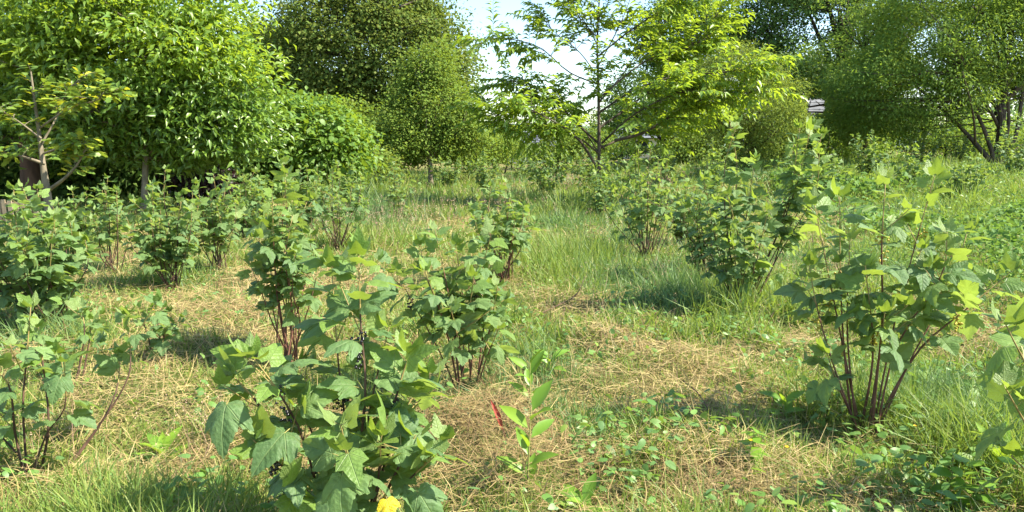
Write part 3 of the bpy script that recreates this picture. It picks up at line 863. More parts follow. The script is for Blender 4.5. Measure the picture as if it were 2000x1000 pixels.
root_ells = [ell(1840, 70, 190, 110, RY), ell(1780, 165, 140, 90, RY - 1), ell(1960, 90, 130, 95, RY + 1), ell(1900, -20, 200, 80, RY), ell(1730, 220, 80, 50, RY), ell(2090, 130, 120, 90, RY), ell(2150, -40, 160, 100, RY)]
ft = tree('large forked tree with soft shaded foliage at the right edge', 'forked_tree', at(1945, 333), root_ells, 114, 2300, 52, .50, .135, KITE_N, [M['right']], M['bark'], .17, P(1960, 40, RY), twigs=260, nlimb=14, inner=.45)
for pts, rad in [([(1945, 325), (1905, 280), (1868, 240), (1825, 200), (1780, 160)], .10), ([(1945, 325), (1925, 260), (1890, 180), (1860, 90)], .09), ([(1950, 325), (1955, 230), (1935, 130), (1925, 40)], .09),
                 ([(1955, 325), (1985, 260), (2000, 170), (2030, 80)], .10), ([(1950, 325), (1970, 240), (1965, 140), (1985, 40)], .08), ([(1905, 280), (1900, 220), (1880, 140)], .05)]:
    b = np.array(ft.location)
    V, F = tube(smooth_path([P(x, y, b[1] + r_) for (x, y), r_ in zip(pts, np.linspace(0, 1.5 * (rad - .085) / .02, len(pts)))], 12) - b, np.linspace(rad, rad * .3, 12), 7)
    link('limb', mesh('limb', V, F, None, [M['bark']]), ft)
# left trees
tree('giant dark tree with thick red-brown trunk at the far left', 'chestnut_tree', gpt(58, 18), [ell(40, 40, 190, 150, 18.5), ell(-120, 120, 190, 170, 18.5), ell(120, 200, 150, 110, 19)],
     115, 800, 30, .58, .18, CH, [M['chest_d']], M['bark_red'], .30, P(50, -60, 18.5), flat=.34, droop=.05, twigs=120, n_obj=150)
tree('big glossy chestnut tree with slender trunk filling the upper left', 'chestnut_tree', gpt(270, 16.5), [ell(250, 120, 190, 130, 16.5), ell(400, 170, 120, 110, 17), ell(300, 20, 165, 110, 17), ell(130, 60, 150, 120, 16.5), ell(440, 250, 80, 70, 17), ell(200, 225, 170, 90, 16.8), ell(340, 265, 120, 70, 17.2)],
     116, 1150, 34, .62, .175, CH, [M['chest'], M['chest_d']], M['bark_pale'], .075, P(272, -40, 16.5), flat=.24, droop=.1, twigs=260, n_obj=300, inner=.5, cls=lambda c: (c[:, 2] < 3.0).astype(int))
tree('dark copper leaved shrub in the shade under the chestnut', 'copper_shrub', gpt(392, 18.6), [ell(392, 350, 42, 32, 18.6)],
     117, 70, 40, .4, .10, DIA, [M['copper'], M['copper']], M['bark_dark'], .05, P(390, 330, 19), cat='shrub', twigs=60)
tree('dark shrub backdrop added to deepen the shade behind the left trunks', 'backdrop_shrub', gpt(120, 22), [ell(100, 310, 160, 100, 22), ell(280, 310, 170, 100, 22), ell(430, 320, 120, 80, 22)],  # dark foliage mass added as a backdrop, stands in for deep shade under the crowns
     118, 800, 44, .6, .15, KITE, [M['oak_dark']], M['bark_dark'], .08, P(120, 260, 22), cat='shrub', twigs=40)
tree('yellow-green low shrub between hazel and field tree', 'field_shrub', gpt(725, 25), [ell(725, 325, 42, 28, 25), ell(690, 345, 30, 20, 24)], 119, 90, 40, .35, .09, KITE, [M['willow']], M['bark'], .03, P(725, 320, 25), cat='shrub', twigs=30)
tree('dim mixed shrub under the forked tree on the right', 'backdrop_shrub', gpt(1850, 40), [ell(1800, 245, 120, 40, 42), ell(1990, 255, 130, 34, 44), ell(1700, 235, 80, 40, 41)],
     120, 420, 44, .6, .14, KITE, [M['right']], M['bark_dark'], .08, P(1850, 210, 40), cat='shrub', twigs=60)

for i, (lb, px, Y, es, mt) in enumerate([
    ('olive shrub row behind the far path end', 1000, 55, [ell(940, 275, 80, 40, 55), ell(1070, 285, 90, 26, 56), ell(1120, 250, 60, 50, 57)], 'mid'),
    ('leafy shrub mass below the dark oaks', 1420, 38, [ell(1420, 285, 90, 40, 38), ell(1330, 292, 60, 26, 38)], 'mid'),
    ('shadowed shrub mass between willow and forked tree', 1620, 37, [ell(1620, 270, 90, 40, 37), ell(1540, 280, 60, 36, 36)], 'right'),
    ('leafy shrub behind the hazel and field tree', 730, 34, [ell(730, 270, 90, 60, 34), ell(650, 270, 80, 60, 35)], 'mid'),
    ('low shrub behind the forked tree stems', 1960, 36, [ell(1960, 285, 130, 26, 40)], 'mid')]):
    tree(lb, 'field_shrub', gpt(px, Y), es, 300 + i, 220, 46, .6, .14, KITE, [M[mt]], M['bark_dark'], .06, P(px, 280, Y), cat='shrub', twigs=30)

def limb_tree(label, name, base, trunk_pts, limb_specs, Y, seed, bark, trunk_r, T, mats, size, tw_len, tw_step, leaf_step, n_obj, cat='tree', cls=None, droop=.5, tw_up=.1, taper=.15, twstart=.3, limb_k=1.0, sag=.22):
    """a tree whose limbs follow given lines; twigs leave them sideways and carry two rows of drooping leaves"""
    r = np.random.default_rng(seed)
    root = thing(name, label, cat, base)
    tp = smooth_path([base - [0, 0, .1]] + [P(x, y, Y + d) for x, y, d in trunk_pts], 16)
    V, F = tube(tp - base, trunk_r * np.linspace(1, taper, 16), 9)
    link('trunk', mesh('trunk', V, F, None, [bark]), root)
    L = Leaves(); tws = []
    carriers = [(tp, .45, .55)]
    for pts, rad, dense in limb_specs:
        pa = smooth_path([P(x, y, Y + d) for x, y, d in pts], 14)
        V, F = tube(pa - base, limb_k * np.linspace(rad, rad * .15, 14), 6)
        link('limb', mesh('limb', V, F, None, [bark]), root)
        carriers.append((pa, twstart, dense))
    for pa, st, dense in carriers:
        ln = np.linalg.norm(np.diff(pa, axis=0), axis=1).sum()
        n = int(ln * (1 - st) / tw_step * dense)
        for t in np.concatenate([r.uniform(st, 1, n), [1.0]]):
            f = t * (len(pa) - 1); i = min(int(f), len(pa) - 2)
            s = pa[i] + (pa[i + 1] - pa[i]) * (f - i); tan = norm(pa[i + 1] - pa[i])
            d = norm(tan * .7 + norm(r.normal(0, 1, 3) * [1, 1, .35]) + [0, 0, tw_up])
            l = tw_len * r.uniform(.5, 1.3)
            q = np.linspace(0, 1, 5)
            tw = s + d * (q * l)[:, None] + np.array([0, 0, -sag * l]) * (q ** 2)[:, None]
            tws.append(tube(tw - base, np.linspace(.007, .003, 5), 4))
            if r.uniform() < .5:
                d2 = norm(d + r.normal(0, .6, 3) * [1, 1, .3]); l2 = l * .6
                tw2 = tw[2] + d2 * (q * l2)[:, None] + np.array([0, 0, -.2 * l2]) * (q ** 2)[:, None]
                tws.append(tube(tw2 - base, np.linspace(.005, .002, 5), 4)); both = [(tw, l), (tw2, l2)]
            else: both = [(tw, l)]
            for w, l in both:
                m = max(3, int(l / leaf_step))
                for k in range(m):
                    g = .15 + .85 * (k + .5) / m; f2 = g * 4; j = min(int(f2), 3)
                    p = w[j] + (w[j + 1] - w[j]) * (f2 - j); td = norm(w[j + 1] - w[j])
                    sd = norm(np.cross(td, [0, 0, 1])) * (1 if k % 2 else -1)
                    y = norm(td * .8 + sd * r.uniform(.5, 1.1) - [0, 0, droop * r.uniform(.3, 1)] + r.normal(0, .15, 3))
                    L.add(p, y, norm([0, 0, 1.0] + r.normal(0, .35, 3)), size * r.uniform(.7, 1.2), 0 if cls is None else cls(p, r))
    V, F = join(tws)
    o = link('twigs', mesh('twigs', V, F, None, [bark]), root); o['kind'] = 'stuff'
    put_leaves(root, base, L, [(name + '_leaf%d' % i, T, m) + ((CHF,) if T is CH else (DIA,) if T is HAZ else ()) for i, m in enumerate(mats)], n_obj, r, 'foliage')
    return root

CY = 19.0
limb_tree('open chestnut tree with long drooping yellow-green leaves right of centre', 'chestnut_tree', gpt(1170, CY), [(1170, 330, 0), (1169, 180, .0), (1167, 60, .1), (1180, -120, .1)],
    [([(1170, 335, 0), (1130, 272, -.1), (1080, 253, -.2), (1000, 245, -.2), (955, 215, -.2)], .055, 1.9), ([(1180, 290, 0), (1120, 235, .2), (1075, 185, .4), (1020, 165, .5), (985, 150, .5)], .045, .9),
     ([(1200, 275, 0), (1260, 258, -.2), (1330, 215, -.4), (1400, 185, -.5), (1490, 178, -.6)], .060, 1.25), ([(1170, 250, 0), (1240, 200, .5), (1310, 140, .9), (1370, 60, 1.2), (1430, 0, 1.4)], .045, 1.3),
     ([(1168, 165, 0), (1110, 140, -.1), (1050, 90, -.2), (975, 75, -.3), (942, 82, -.3)], .028, .75), ([(1168, 150, 0), (1130, 100, .3), (1080, 60, .4), (1052, 20, .4)], .022, .6),
     ([(1168, 90, 0), (1140, 40, 0), (1100, -10, 0), (1075, -40, 0)], .022, .9), ([(1168, 110, 0), (1230, 60, -.3), (1290, 20, -.5), (1340, -20, -.6)], .03, 1.1),
     ([(1170, 220, 0), (1240, 175, -.6), (1320, 150, -.9), (1420, 140, -1.1), (1480, 120, -1.2)], .04, 1.2), ([(1170, 300, 0), (1120, 260, -.7), (1040, 215, -1.1), (1000, 200, -1.2)], .04, 1.1), ([(1170, 300, 0), (1130, 240, .6), (1090, 215, 1.0), (1040, 190, 1.3)], .03, .8), ([(1168, 130, 0), (1205, 60, .3), (1230, 0, .5), (1240, -50, .5)], .025, 1.2), ([(1168, 75, 0), (1125, 25, -.2), (1095, -30, -.3)], .02, .9), ([(1172, 190, 0), (1260, 120, .4), (1350, 90, .7), (1400, 60, .8)], .035, 1.2),
     ([(1175, 280, 0), (1230, 230, -.6), (1290, 195, -1.0), (1350, 175, -1.2)], .04, 1.1), ([(1170, 200, 0), (1220, 140, .7), (1260, 80, 1.1), (1300, 30, 1.3)], .03, 1.1),
     ([(1170, 290, 0), (1230, 265, .5), (1300, 250, .8), (1400, 215, 1.0)], .04, 1.2)],
    CY, 201, M['bark'], .062, CH, [M['chest'], M['chest']], .21, .9, .058, .065, 300, droop=.22, limb_k=.72, sag=.12)
def ocls(p, r): return 1 if r.uniform() < .28 else 0
limb_tree('young oak with yellow leaf tips and pale trunk at the far left', 'young_oak', at(98, 462), [(95, 400, 0), (85, 330, 0), (75, 250, .1), (60, 140, .1)],
    [([(97, 370, 0), (130, 345, -.2), (155, 315, -.3), (168, 285, -.4)], .035, 1.0), ([(88, 320, 0), (40, 305, -.2), (0, 300, -.3), (-60, 290, -.4)], .03, 1.2), ([(85, 300, 0), (130, 285, -.3), (160, 280, -.5)], .02, 1.3),
     ([(82, 280, 0), (110, 230, .2), (130, 180, .3), (160, 150, .3)], .02, 1.2), ([(80, 270, 0), (40, 240, -.2), (10, 220, -.3)], .02, 1.2), ([(78, 250, 0), (130, 215, -.3), (190, 195, -.5), (215, 185, -.6)], .018, 1.2)],
    at(98, 462)[1], 202, M['bark_pale'], .085, OAK, [M['oak_green'], M['oak_yellow']], .165, .29, .05, .05, 300, cls=ocls, droop=.1, tw_up=.3)

# ------------------------------------------------------------------ distant things
def house(label, base, w, d, h, rh, rows, axis='x', wins=3):
    root = thing('house', label, 'house', base)
    V, F = box((0, 0, h / 2), (w, d, h)); link('wall', mesh('wall', V, F, None, [M['render']], smooth=False), root)
    g = np.array([[-w / 2, -d / 2, h], [-w / 2, d / 2, h], [-w / 2, 0, h + rh * .97], [w / 2, -d / 2, h], [w / 2, d / 2, h], [w / 2, 0, h + rh * .97]])
    link('gable', mesh('gable', g, [[0, 2, 1], [3, 4, 5]], None, [M['render']], smooth=False), root)
    rf = None
    sl = math.hypot(d / 2 + .3, rh)
    V = np.array([[-w / 2 - .25, -d / 2 - .3, h - .05], [w / 2 + .25, -d / 2 - .3, h - .05], [w / 2 + .25, 0, h + rh], [-w / 2 - .25, 0, h + rh], [-w / 2 - .25, d / 2 + .3, h - .05], [w / 2 + .25, d / 2 + .3, h - .05]])
    rf = link('roof', mesh('roof', V, [[0, 1, 2], [0, 2, 3], [3, 2, 5], [3, 5, 4]], None, [M['slate']], smooth=False), root)
    for i in range(rows):      # overlapping slate courses on the near slope
        t = (i + .5) / rows
        c = np.array([0, -(d / 2 + .3) * (1 - t), h - .05 + rh * t + .045])
        a = math.atan2(rh, d / 2 + .3) - .07
        v, f = box((0, 0, 0), (w + .5, sl / rows * 1.06, .035))
        ca, sa = math.cos(a), math.sin(a)
        v = np.stack([v[:, 0], v[:, 1] * ca - v[:, 2] * sa, v[:, 1] * sa + v[:, 2] * ca], 1) + c
        link('slate_course', mesh('slate_course', v, f, None, [M['slate']], smooth=False), rf)
    for i in range(wins):
        x = (i + .5) / wins * w - w / 2
        v, f = box((x, -d / 2 - .02, h * .55), (1.1, .08, 1.2)); wf = link('window', mesh('window', v, f, None, [M['wframe']], smooth=False), root)
        v, f = box((x, -d / 2 - .07, h * .55), (.92, .04, 1.02)); link('pane', mesh('pane', v, f, None, [M['glass']], smooth=False), wf)
hb = gpt(1585, 52); house('house with pale slate roof glimpsed between the dark trees', hb, 5.5, 6, 2.6, 2.9, 12)
hb = gpt(1034, 75); house('distant low house with grey roof left of the chestnut trunk', hb, 4.5, 6, 1.6, 1.5, 8, wins=2)
hb = gpt(1275, 62); house('white walled bungalow seen under the chestnut branches', hb, 6, 6, 1.6, 1.2, 6, wins=2)
def palings():
    b = gpt(-2, 15.0)
    root = thing('paling_fence', 'short run of weathered wooden palings at the left edge', 'fence', b)
    r = np.random.default_rng(5)
    for i in range(11):
        x = -.62 + i * .125
        h = .52 + r.uniform(-.05, .05)
        v, f = box((x, r.uniform(-.01, .01), h / 2 - .05), (.085, .022, h)); v[:, 0] += (v[:, 2]) * r.normal(0, .05)
        link('paling', mesh('paling', v, f, None, [M['paling']], smooth=False), root)
    for z in (.15, .42):
        v, f = box((0, .035, z), (1.5, .04, .06)); link('rail', mesh('rail', v, f, None, [M['paling']], smooth=False), root)
palings()
def far_wood():
    r = np.random.default_rng(77)
    L = Leaves()
    for x in np.arange(-150, 150, 5.0):
        Y = r.uniform(95, 130); h = r.uniform(3.0, 5.2) + (3 if abs(x) > 30 else 0)
        e = [(np.array([x, Y, ground_z(x, Y) + h * .5]), np.array([r.uniform(3.5, 5.5), 4, h * .55]))]
        c, nr = clumps(e, 26, r)
        l = crown_leaves(c, nr, r, 18, 1.3, .65, hole=False)
        L.p += l.p; L.y += l.y; L.z += l.z; L.s += l.s; L.y_ += l.y_
    p, Rm, s, cl = L.arr()
    V, F, uv = scatter(KITE[0][:3], p, Rm, s)
    o = link('far_wood', mesh('far_wood', V, F, uv, [M['farwood']]))
    tag(o, 'far-off hazy wood along the horizon', 'wood', kind='stuff')
far_wood()
hv, hf = [], []
xs = np.linspace(-900, 900, 60)
hz = 16 + 14 * noise2(xs / 160.0, xs * 0 + 3, 9)
V = np.vstack([np.stack([xs, np.full(60, 620.0), np.full(60, 0.0)], 1), np.stack([xs, np.full(60, 760.0), hz], 1), np.stack([xs, np.full(60, 1000.0), hz * .3], 1)])
F = []
for i in range(59):
    for k in (0, 60): F += [[k + i, k + i + 1, k + 61 + i], [k + i, k + 61 + i, k + 60 + i]]
M['hill'] = solid_mat('hill_fields', (.10, .16, .12), (.16, .22, .15), .02, .95, 0)
tag(link('hills', mesh('hills', V, F, None, [M['hill']])), 'pale distant hill on the horizon', 'hill', kind='structure')

# ------------------------------------------------------------------ grass, straw and weeds
DRY = [(420, 600, 170, 55, 1), (390, 690, 140, 70, 1), (230, 800, 130, 70, .9), (330, 930, 150, 60, .6), (1320, 745, 130, 55, .9), (1090, 950, 150, 60, 1), (900, 890, 120, 70, .9),
       (1110, 470, 80, 18, .8), (250, 480, 45, 30, .9), (975, 340, 90, 16, 1), (1290, 350, 60, 20, .8), (1250, 690, 90, 40, .4), (700, 960, 150, 70, .9), (1440, 950, 150, 60, .7), (1570, 690, 90, 35, .9), (980, 560, 40, 40, .6),
       (520, 530, 60, 30, .8), (560, 650, 120, 60, .9), (1640, 760, 60, 60, .6), (1130, 405, 70, 14, .6), (720, 560, 60, 40, .7), (1150, 600, 120, 50, .35), (1480, 800, 120, 60, .5), (110, 960, 170, 70, .7)]
GRN = [(1120, 430, 90, 22, 1), (1130, 540, 130, 45, 1), (1500, 600, 150, 60, .8), (1820, 780, 160, 140, .35), (180, 970, 110, 60, .2), (330, 545, 90, 45, .9), (740, 420, 110, 60, .8), (1230, 870, 110, 70, .5), (1900, 420, 250, 60, 1),
       (680, 430, 80, 50, .7), (1300, 620, 100, 60, .5), (1750, 950, 200, 60, .5), (1060, 720, 70, 50, .4)]
def field(p):
    px, py, _ = proj(p)
    f = .46 + .5 * (noise2(p[:, 0] * .8, p[:, 1] * .8, 21) - .5) + .55 * (noise2(p[:, 0] * 2.7, p[:, 1] * 2.7, 22) - .5)
    for a, b, w, h, k in DRY: f += .40 * k * np.exp(-((px - a) / w) ** 2 - ((py - b) / h) ** 2)
    for a, b, w, h, k in GRN: f -= .42 * k * np.exp(-((px - a) / w) ** 2 - ((py - b) / h) ** 2)
    for mx, my, mr, mh in MOUNDS: f += 1.6 * mh * np.exp(-((p[:, 0] - mx) ** 2 + (p[:, 1] - my) ** 2) / (mr * 1.1) ** 2)
    return f                        # 0 lush .. 1 dry
def ground_pts(n, r, y0=2.3, y1=48., power=1.5):
    u = r.uniform(0, 1, int(n)); e = 2 - power            # area density ~ Y**-power
    Y = (y0 ** e + u * (y1 ** e - y0 ** e)) ** (1 / e)
    X = r.uniform(-1, 1, len(Y)) * (Y * .78 + .6)
    return np.stack([X, Y, ground_z(X, Y)], 1)
def blade(nseg, bend, w=.5):
    V, F, uv = [], [], []
    for i in range(nseg):
        t = i / nseg; ww = w * (1 - t ** 2 * .6)
        for s in (-1, 1): V.append([s * ww, bend * t * t, t * (1 - .3 * bend * t)]); uv.append([s, t])
    V.append([0, bend, 1 - .3 * bend]); uv.append([0, 1])
    for i in range(nseg - 1): F += [[2 * i, 2 * i + 1, 2 * i + 3], [2 * i, 2 * i + 3, 2 * i + 2]]
    F.append([2 * nseg - 2, 2 * nseg - 1, 2 * nseg])
    return np.array(V), np.array(F), np.array(uv)
def lay(name, label, cat, sets, mats):
    Vs, Fs, Us, Ms, o = [], [], [], [], 0
    for (T, p, Rm, s, mi) in sets:
        if not len(p): continue
        V, F, uv = scatter(T, p, Rm, s)
        Vs.append(V); Fs.append(F + o); Us.append(uv); Ms.append(np.full(len(F), mi)); o += len(V)
    ob = link(name, mesh(name, np.vstack(Vs), np.vstack(Fs), np.vstack(Us), mats, np.concatenate(Ms)))
    return tag(ob, label, cat, kind='stuff')
def upright(n, r, lean=.25):
    a = r.uniform(0, 2 * math.pi, n)
    y = np.stack([np.cos(a), np.sin(a), np.zeros(n)], 1)
    z = norm(np.stack([r.normal(0, lean, n), r.normal(0, lean, n), np.ones(n)], 1))
    x = norm(np.cross(y, z)); y = np.cross(z, x)
    return np.stack([x, y, z], -1)

def grass():
    r = np.random.default_rng(31)
    p = ground_pts(430000, r)
    f = field(p)
    tuft = noise2(p[:, 0] * 4.5, p[:, 1] * 4.5, 41)
    keep = r.uniform(0, 1, len(p)) < np.clip(1.05 - f * .95 + (tuft - .5) * .7, .52, 1)
    p, f, tuft = p[keep], f[keep], tuft[keep]
    h = (.055 + .15 * np.clip(1 - f, 0, 1.2) ** 1.2) * (.55 + .9 * tuft) * r.uniform(.5, 1.4, len(p))
    px, py, w = proj(p)
    for a, b, sx, sy, k in [(175, 985, 30, 60, 1.2), (1120, 425, 90, 25, .6), (1120, 530, 110, 40, .5), (1470, 610, 90, 40, .8), (1740, 770, 80, 70, .35), (740, 410, 110, 50, .5), (1850, 900, 120, 80, .3)]:
        h *= 1 + k * np.exp(-((px - a) / sx) ** 2 - ((py - b) / sy) ** 2)
    h *= 1 + .7 * ss((p[:, 1] - 12) / 12)
    t2 = noise2(p[:, 0] * 1.7, p[:, 1] * 1.7, 44)
    h *= 1 + .75 * ss((t2 - .58) / .2)
    h = np.where(p[:, 1] < 9, np.minimum(h, .20 + .35 * h), h)
    h *= 1 - .35 * np.exp(-((px - 1880) / 160) ** 2 - ((py - 760) / 150) ** 2)
    h *= 1 - .45 * np.exp(-((px - 90) / 200) ** 2 - ((py - 970) / 90) ** 2)
    wd = np.maximum(.0028, .00072 * p[:, 1]) * r.uniform(.7, 1.5, len(p))
    near = p[:, 1] < 6.5
    tv = r.integers(0, 3, len(p)); blue = noise2(p[:, 0] * .7, p[:, 1] * .7, 55) + r.normal(0, .1, len(p)) > .62
    sets = []
    for nr_, segs in ((True, 2), (False, 1)):
        for k, b in enumerate((.15, .55, 1.0)):
            for bl in (0, 1):
                i = np.where((near == nr_) & (tv == k) & (blue == bool(bl)))[0]
                T = blade(segs, b)
                sets.append((T, p[i] - [0, 0, .01], upright(len(i), r, .40), np.stack([wd[i] * 2, h[i], h[i]], 1), bl))
    lay('grass', 'uneven green meadow grass growing between the bushes', 'grass', sets, [M['grass'], M['grass_blue']])
grass()

def straw():
    r = np.random.default_rng(32)
    p = ground_pts(150000, r, 2.3, 40, 1.6)
    for mx, my, mr, mh in MOUNDS:
        q = np.array([mx, my]) + r.normal(0, mr * .7, (int(1200 * mr), 2)); p = np.vstack([p, np.column_stack([q, ground_z(q[:, 0], q[:, 1])])])
    f = field(p)
    cl = noise2(p[:, 0] * 3.1, p[:, 1] * 3.1, 61)
    keep = r.uniform(0, 1, len(p)) < np.clip((f - .12) * 1.5 + (cl - .5) * .8, .10, 1)
    p, f, cl = p[keep], f[keep], cl[keep]
    n = len(p)
    a = r.uniform(0, 2 * math.pi, n) + 2.5 * noise2(p[:, 0] * 1.5, p[:, 1] * 1.5, 62)
    y = np.stack([np.cos(a), np.sin(a), r.normal(.05, .22, n)], 1)
    Rm = frames(y, np.stack([r.normal(0, .5, n), r.normal(0, .5, n), np.ones(n)], 1))
    ln = r.uniform(.05, .19, n) + .14 * (r.uniform(0, 1, n) > .86); wd = np.maximum(.0022, .0006 * p[:, 1]) * r.uniform(.7, 1.5, n)
    p[:, 2] += r.uniform(0, .05, n) * (.4 + f) + .03 * cl
    sets = []
    tv = r.integers(0, 3, n); brown = noise2(p[:, 0] * 1.3, p[:, 1] * 1.3, 64) + r.normal(0, .16, n) > .78
    for k, b in enumerate((.0, .25, -.3)):
        V = np.array([[-.5, 0, 0], [.5, 0, 0], [-.5, .5, b * .3], [.5, .5, b * .3], [-.3, 1, 0], [.3, 1, 0]]); V[:, 0] += np.array([0, 0, .0, .0, 0, 0])
        T = (V, np.array([[0, 1, 3], [0, 3, 2], [2, 3, 5], [2, 5, 4]]), V[:, :2])
        T2 = (V[[0, 1, 4, 5]], np.array([[0, 1, 3], [0, 3, 2]]), V[[0, 1, 4, 5], :2])
        i = (tv == k) & (p[:, 1] >= 7)
        sets.append((T2, p[i], Rm[i], np.stack([wd[i], ln[i], ln[i]], 1), 0))
        for bi in (0, 1):
            i = (tv == k) & (p[:, 1] < 7) & (brown == bool(bi))
            sets.append((T, p[i], Rm[i], np.stack([wd[i], ln[i], ln[i]], 1), bi))
    # standing dry stalks
    q = ground_pts(30000, r, 2.3, 30, 1.5); fq = field(q); k2 = r.uniform(0, 1, len(q)) < np.clip(fq * .8, .1, .8); q = q[k2]
    hh = r.uniform(.06, .26, len(q))
    sets.append((blade(2, .5), q, upright(len(q), r, .5), np.stack([np.maximum(.003, .0007 * q[:, 1]) * 1.6, hh, hh], 1), 0))
    lay('straw', 'dry mown hay and straw lying over the ground', 'straw', sets, [M['straw'], M['straw_brown']])
straw()

def weeds():
    r = np.random.default_rng(33)
    p = ground_pts(66000, r, 2.3, 34, 1.5); f = field(p)
    cl = noise2(p[:, 0] * 2.2, p[:, 1] * 2.2, 71)
    px, py, w = proj(p)
    right = 1.3 * ss((px - 1500) / 300) + .8 * np.exp(-((px - 1430) / 260) ** 2 - ((py - 900) / 110) ** 2)
    keep = r.uniform(0, 1, len(p)) < np.clip((cl - .42) * 2.2 - (f - .4) * .8 + .38 * right, .03, 1)
    p, right = p[keep], right[keep]; n = len(p)
    a = r.uniform(0, 6.28, n)
    p = p + np.stack([np.zeros(n), np.zeros(n), r.uniform(.02, .16, n) * (1 + .8 * right * (p[:, 1] > 8))], 1)
    y = np.stack([np.cos(a), np.sin(a), r.normal(0, .3, n)], 1)
    Rm = frames(y, np.stack([r.normal(0, .55, n), r.normal(0, .55, n), np.ones(n)], 1))
    s = np.maximum(.038, .0046 * p[:, 1]) * r.uniform(.6, 1.6, n); s = np.stack([s * r.uniform(.5, .85, n), s, s], 1)
    tv = r.integers(0, 2, n)
    lay('weeds', 'low broad-leaved weeds spread among the grass', 'weeds', [((HAZ if nr_ else DIA)[k][:3], p[j], Rm[j], s[j], 0) for k in (0, 1) for nr_ in (0, 1) for j in [(tv == k) & ((p[:, 1] < 7) == bool(nr_))]], [M['weed']])
    # taller nettle and bramble cover in the shade on the right
    p = []
    for x, y_, rx, ry, cnt in [(1900, 420, 260, 55, 3800), (1780, 480, 160, 60, 1500), (1980, 560, 90, 80, 1300), (1600, 380, 120, 30, 1400), (1700, 300, 300, 18, 1500)]:
        uv = r.normal(0, .55, (cnt, 2)); uv = uv[y_ + uv[:, 1] * ry > 308]
        p.append(at(x + uv[:, 0] * rx, y_ + uv[:, 1] * ry))
    p = np.vstack(p); n = len(p)
    cn = noise2(p[:, 0] * .8, p[:, 1] * .8, 75); p[:, 2] += r.uniform(.15, 1, n) ** .7 * (.08 + .55 * ss((cn - .3) / .5))
    kp = r.uniform(0, 1, n) < .35 + .65 * ss((cn - .3) / .4); p = p[kp]; n = len(p)
    a = r.uniform(0, 6.28, n)
    Rm = frames(np.stack([np.cos(a), np.sin(a), r.normal(-.3, .4, n)], 1), np.stack([r.normal(0, .65, n), r.normal(0, .65, n), np.ones(n)], 1))
    s = np.maximum(.065, .0088 * p[:, 1]) * r.uniform(.6, 1.3, n)
    lay('nettles', 'dense low nettle and bramble cover on the right', 'nettles', [(DIA[0][:3], p, Rm, s, 0)], [M['nettle']])
weeds()

def seedheads():
    r = np.random.default_rng(34)
    sets = []
    pts = []
    for x, y_, rx, ry, cnt in [(400, 900, 90, 60, 40), (820, 420, 70, 45, 170), (1120, 362, 60, 14, 260), (1330, 560, 60, 20, 26), (720, 440, 110, 55, 200), (1230, 430, 120, 50, 120), (980, 400, 90, 40, 140), (1560, 560, 160, 70, 60), (1120, 620, 160, 80, 60), (60, 900, 60, 60, 14), (1500, 720, 200, 80, 26), (640, 440, 80, 40, 40), (1280, 360, 50, 20, 60)]:
        uv = r.normal(0, .6, (cnt, 2)); pts.append(at(x + uv[:, 0] * rx, np.maximum(330, y_ + uv[:, 1] * ry)))
    p = np.vstack(pts); n = len(p)
    Rm = upright(n, r, .22); h = r.uniform(.22, .5, n)
    wd = np.maximum(.0025, .0004 * p[:, 1])
    sets.append((blade(2, .25), p, Rm, np.stack([wd, h, h], 1), 0))
    head = []
    tip = np.einsum('nij,nj->ni', Rm, np.stack([np.zeros(n), .25 * h, (1 - .075) * h], 1)) + p
    m = 12
    q = np.repeat(tip, m, 0); hh = np.repeat(h, m)
    q = q + np.stack([r.normal(0, .014, n * m), r.normal(0, .014, n * m), -r.uniform(0, .3, n * m) * hh], 1)
    a = r.uniform(0, 6.28, n * m)
    Rh = frames(np.stack([np.cos(a), np.sin(a), r.uniform(-.2, 1, n * m)], 1), r.normal(0, 1, (n * m, 3)))
    sets.append((KITE_N[0][:3], q, Rh, r.uniform(.006, .013, n * m) * np.maximum(1, .16 * q[:, 1]), 0))
    lay('seed_heads', 'tan grass seed heads standing over the meadow', 'grass', sets, [M['seed']])
seedheads()

# ------------------------------------------------------------------ single small plants
DOCKT = [lance(.17, 4, .25, .35), lance(.15, 4, .45, .25), lance(.19, 4, .1, .45)]
def dock(label, px, py, h, n, size, seed, lean=0., lo=.0):
    r = np.random.default_rng(seed); b = at(px, py)
    root = thing('dock_plant', label, 'plant', b, 'docks growing in the cut grass')
    st = smooth_path([[0, 0, -.02], [lean * h * .4, 0, h * .5], [lean * h, .02, h]], 7)
    V, F = tube(st, np.linspace(.005, .002, 7), 5); link('stalk', mesh('stalk', V, F, None, [M['petiole']]), root)
    L = Leaves()
    for k in range(n):
        t = lo + (1 - lo) * (k + .3) / n; a = k * 2.4 + r.normal(0, .3) + 1.0
        i = min(int(t * 6), 5); p = st[i] + (st[i + 1] - st[i]) * (t * 6 - i) + b
        e = r.uniform(.5, 1.1)
        y = np.array([math.cos(a) * math.cos(e), math.sin(a) * math.cos(e), math.sin(e)])
        z = np.array([-math.cos(a) * math.sin(e) * .6, -math.sin(a) * math.sin(e) * .6 - .5, .8])
        L.add(p, y, z, size * r.uniform(.75, 1.15))
    put_leaves(root, b, L, [('dock_leaf', DOCKT, M['dock'])], 60, r)
dock('bright upright dock plant with toothed leaves right of the front bush', 1030, 945, .34, 9, .17, 1, .05)
dock('dock with pale leaves behind the bright upright dock', 1035, 790, .24, 8, .16, 2)
dock('leafy low dock beside the bare red stems', 1075, 735, .14, 7, .15, 3)
dock('small dock rosette on the straw at lower left', 318, 905, .05, 7, .15, 4)
dock('narrow leaved dock left of the fanned stems at right', 1530, 815, .10, 7, .15, 5)
dock('broad dock rosette at the bottom edge right of centre', 1140, 1010, .06, 7, .15, 6)
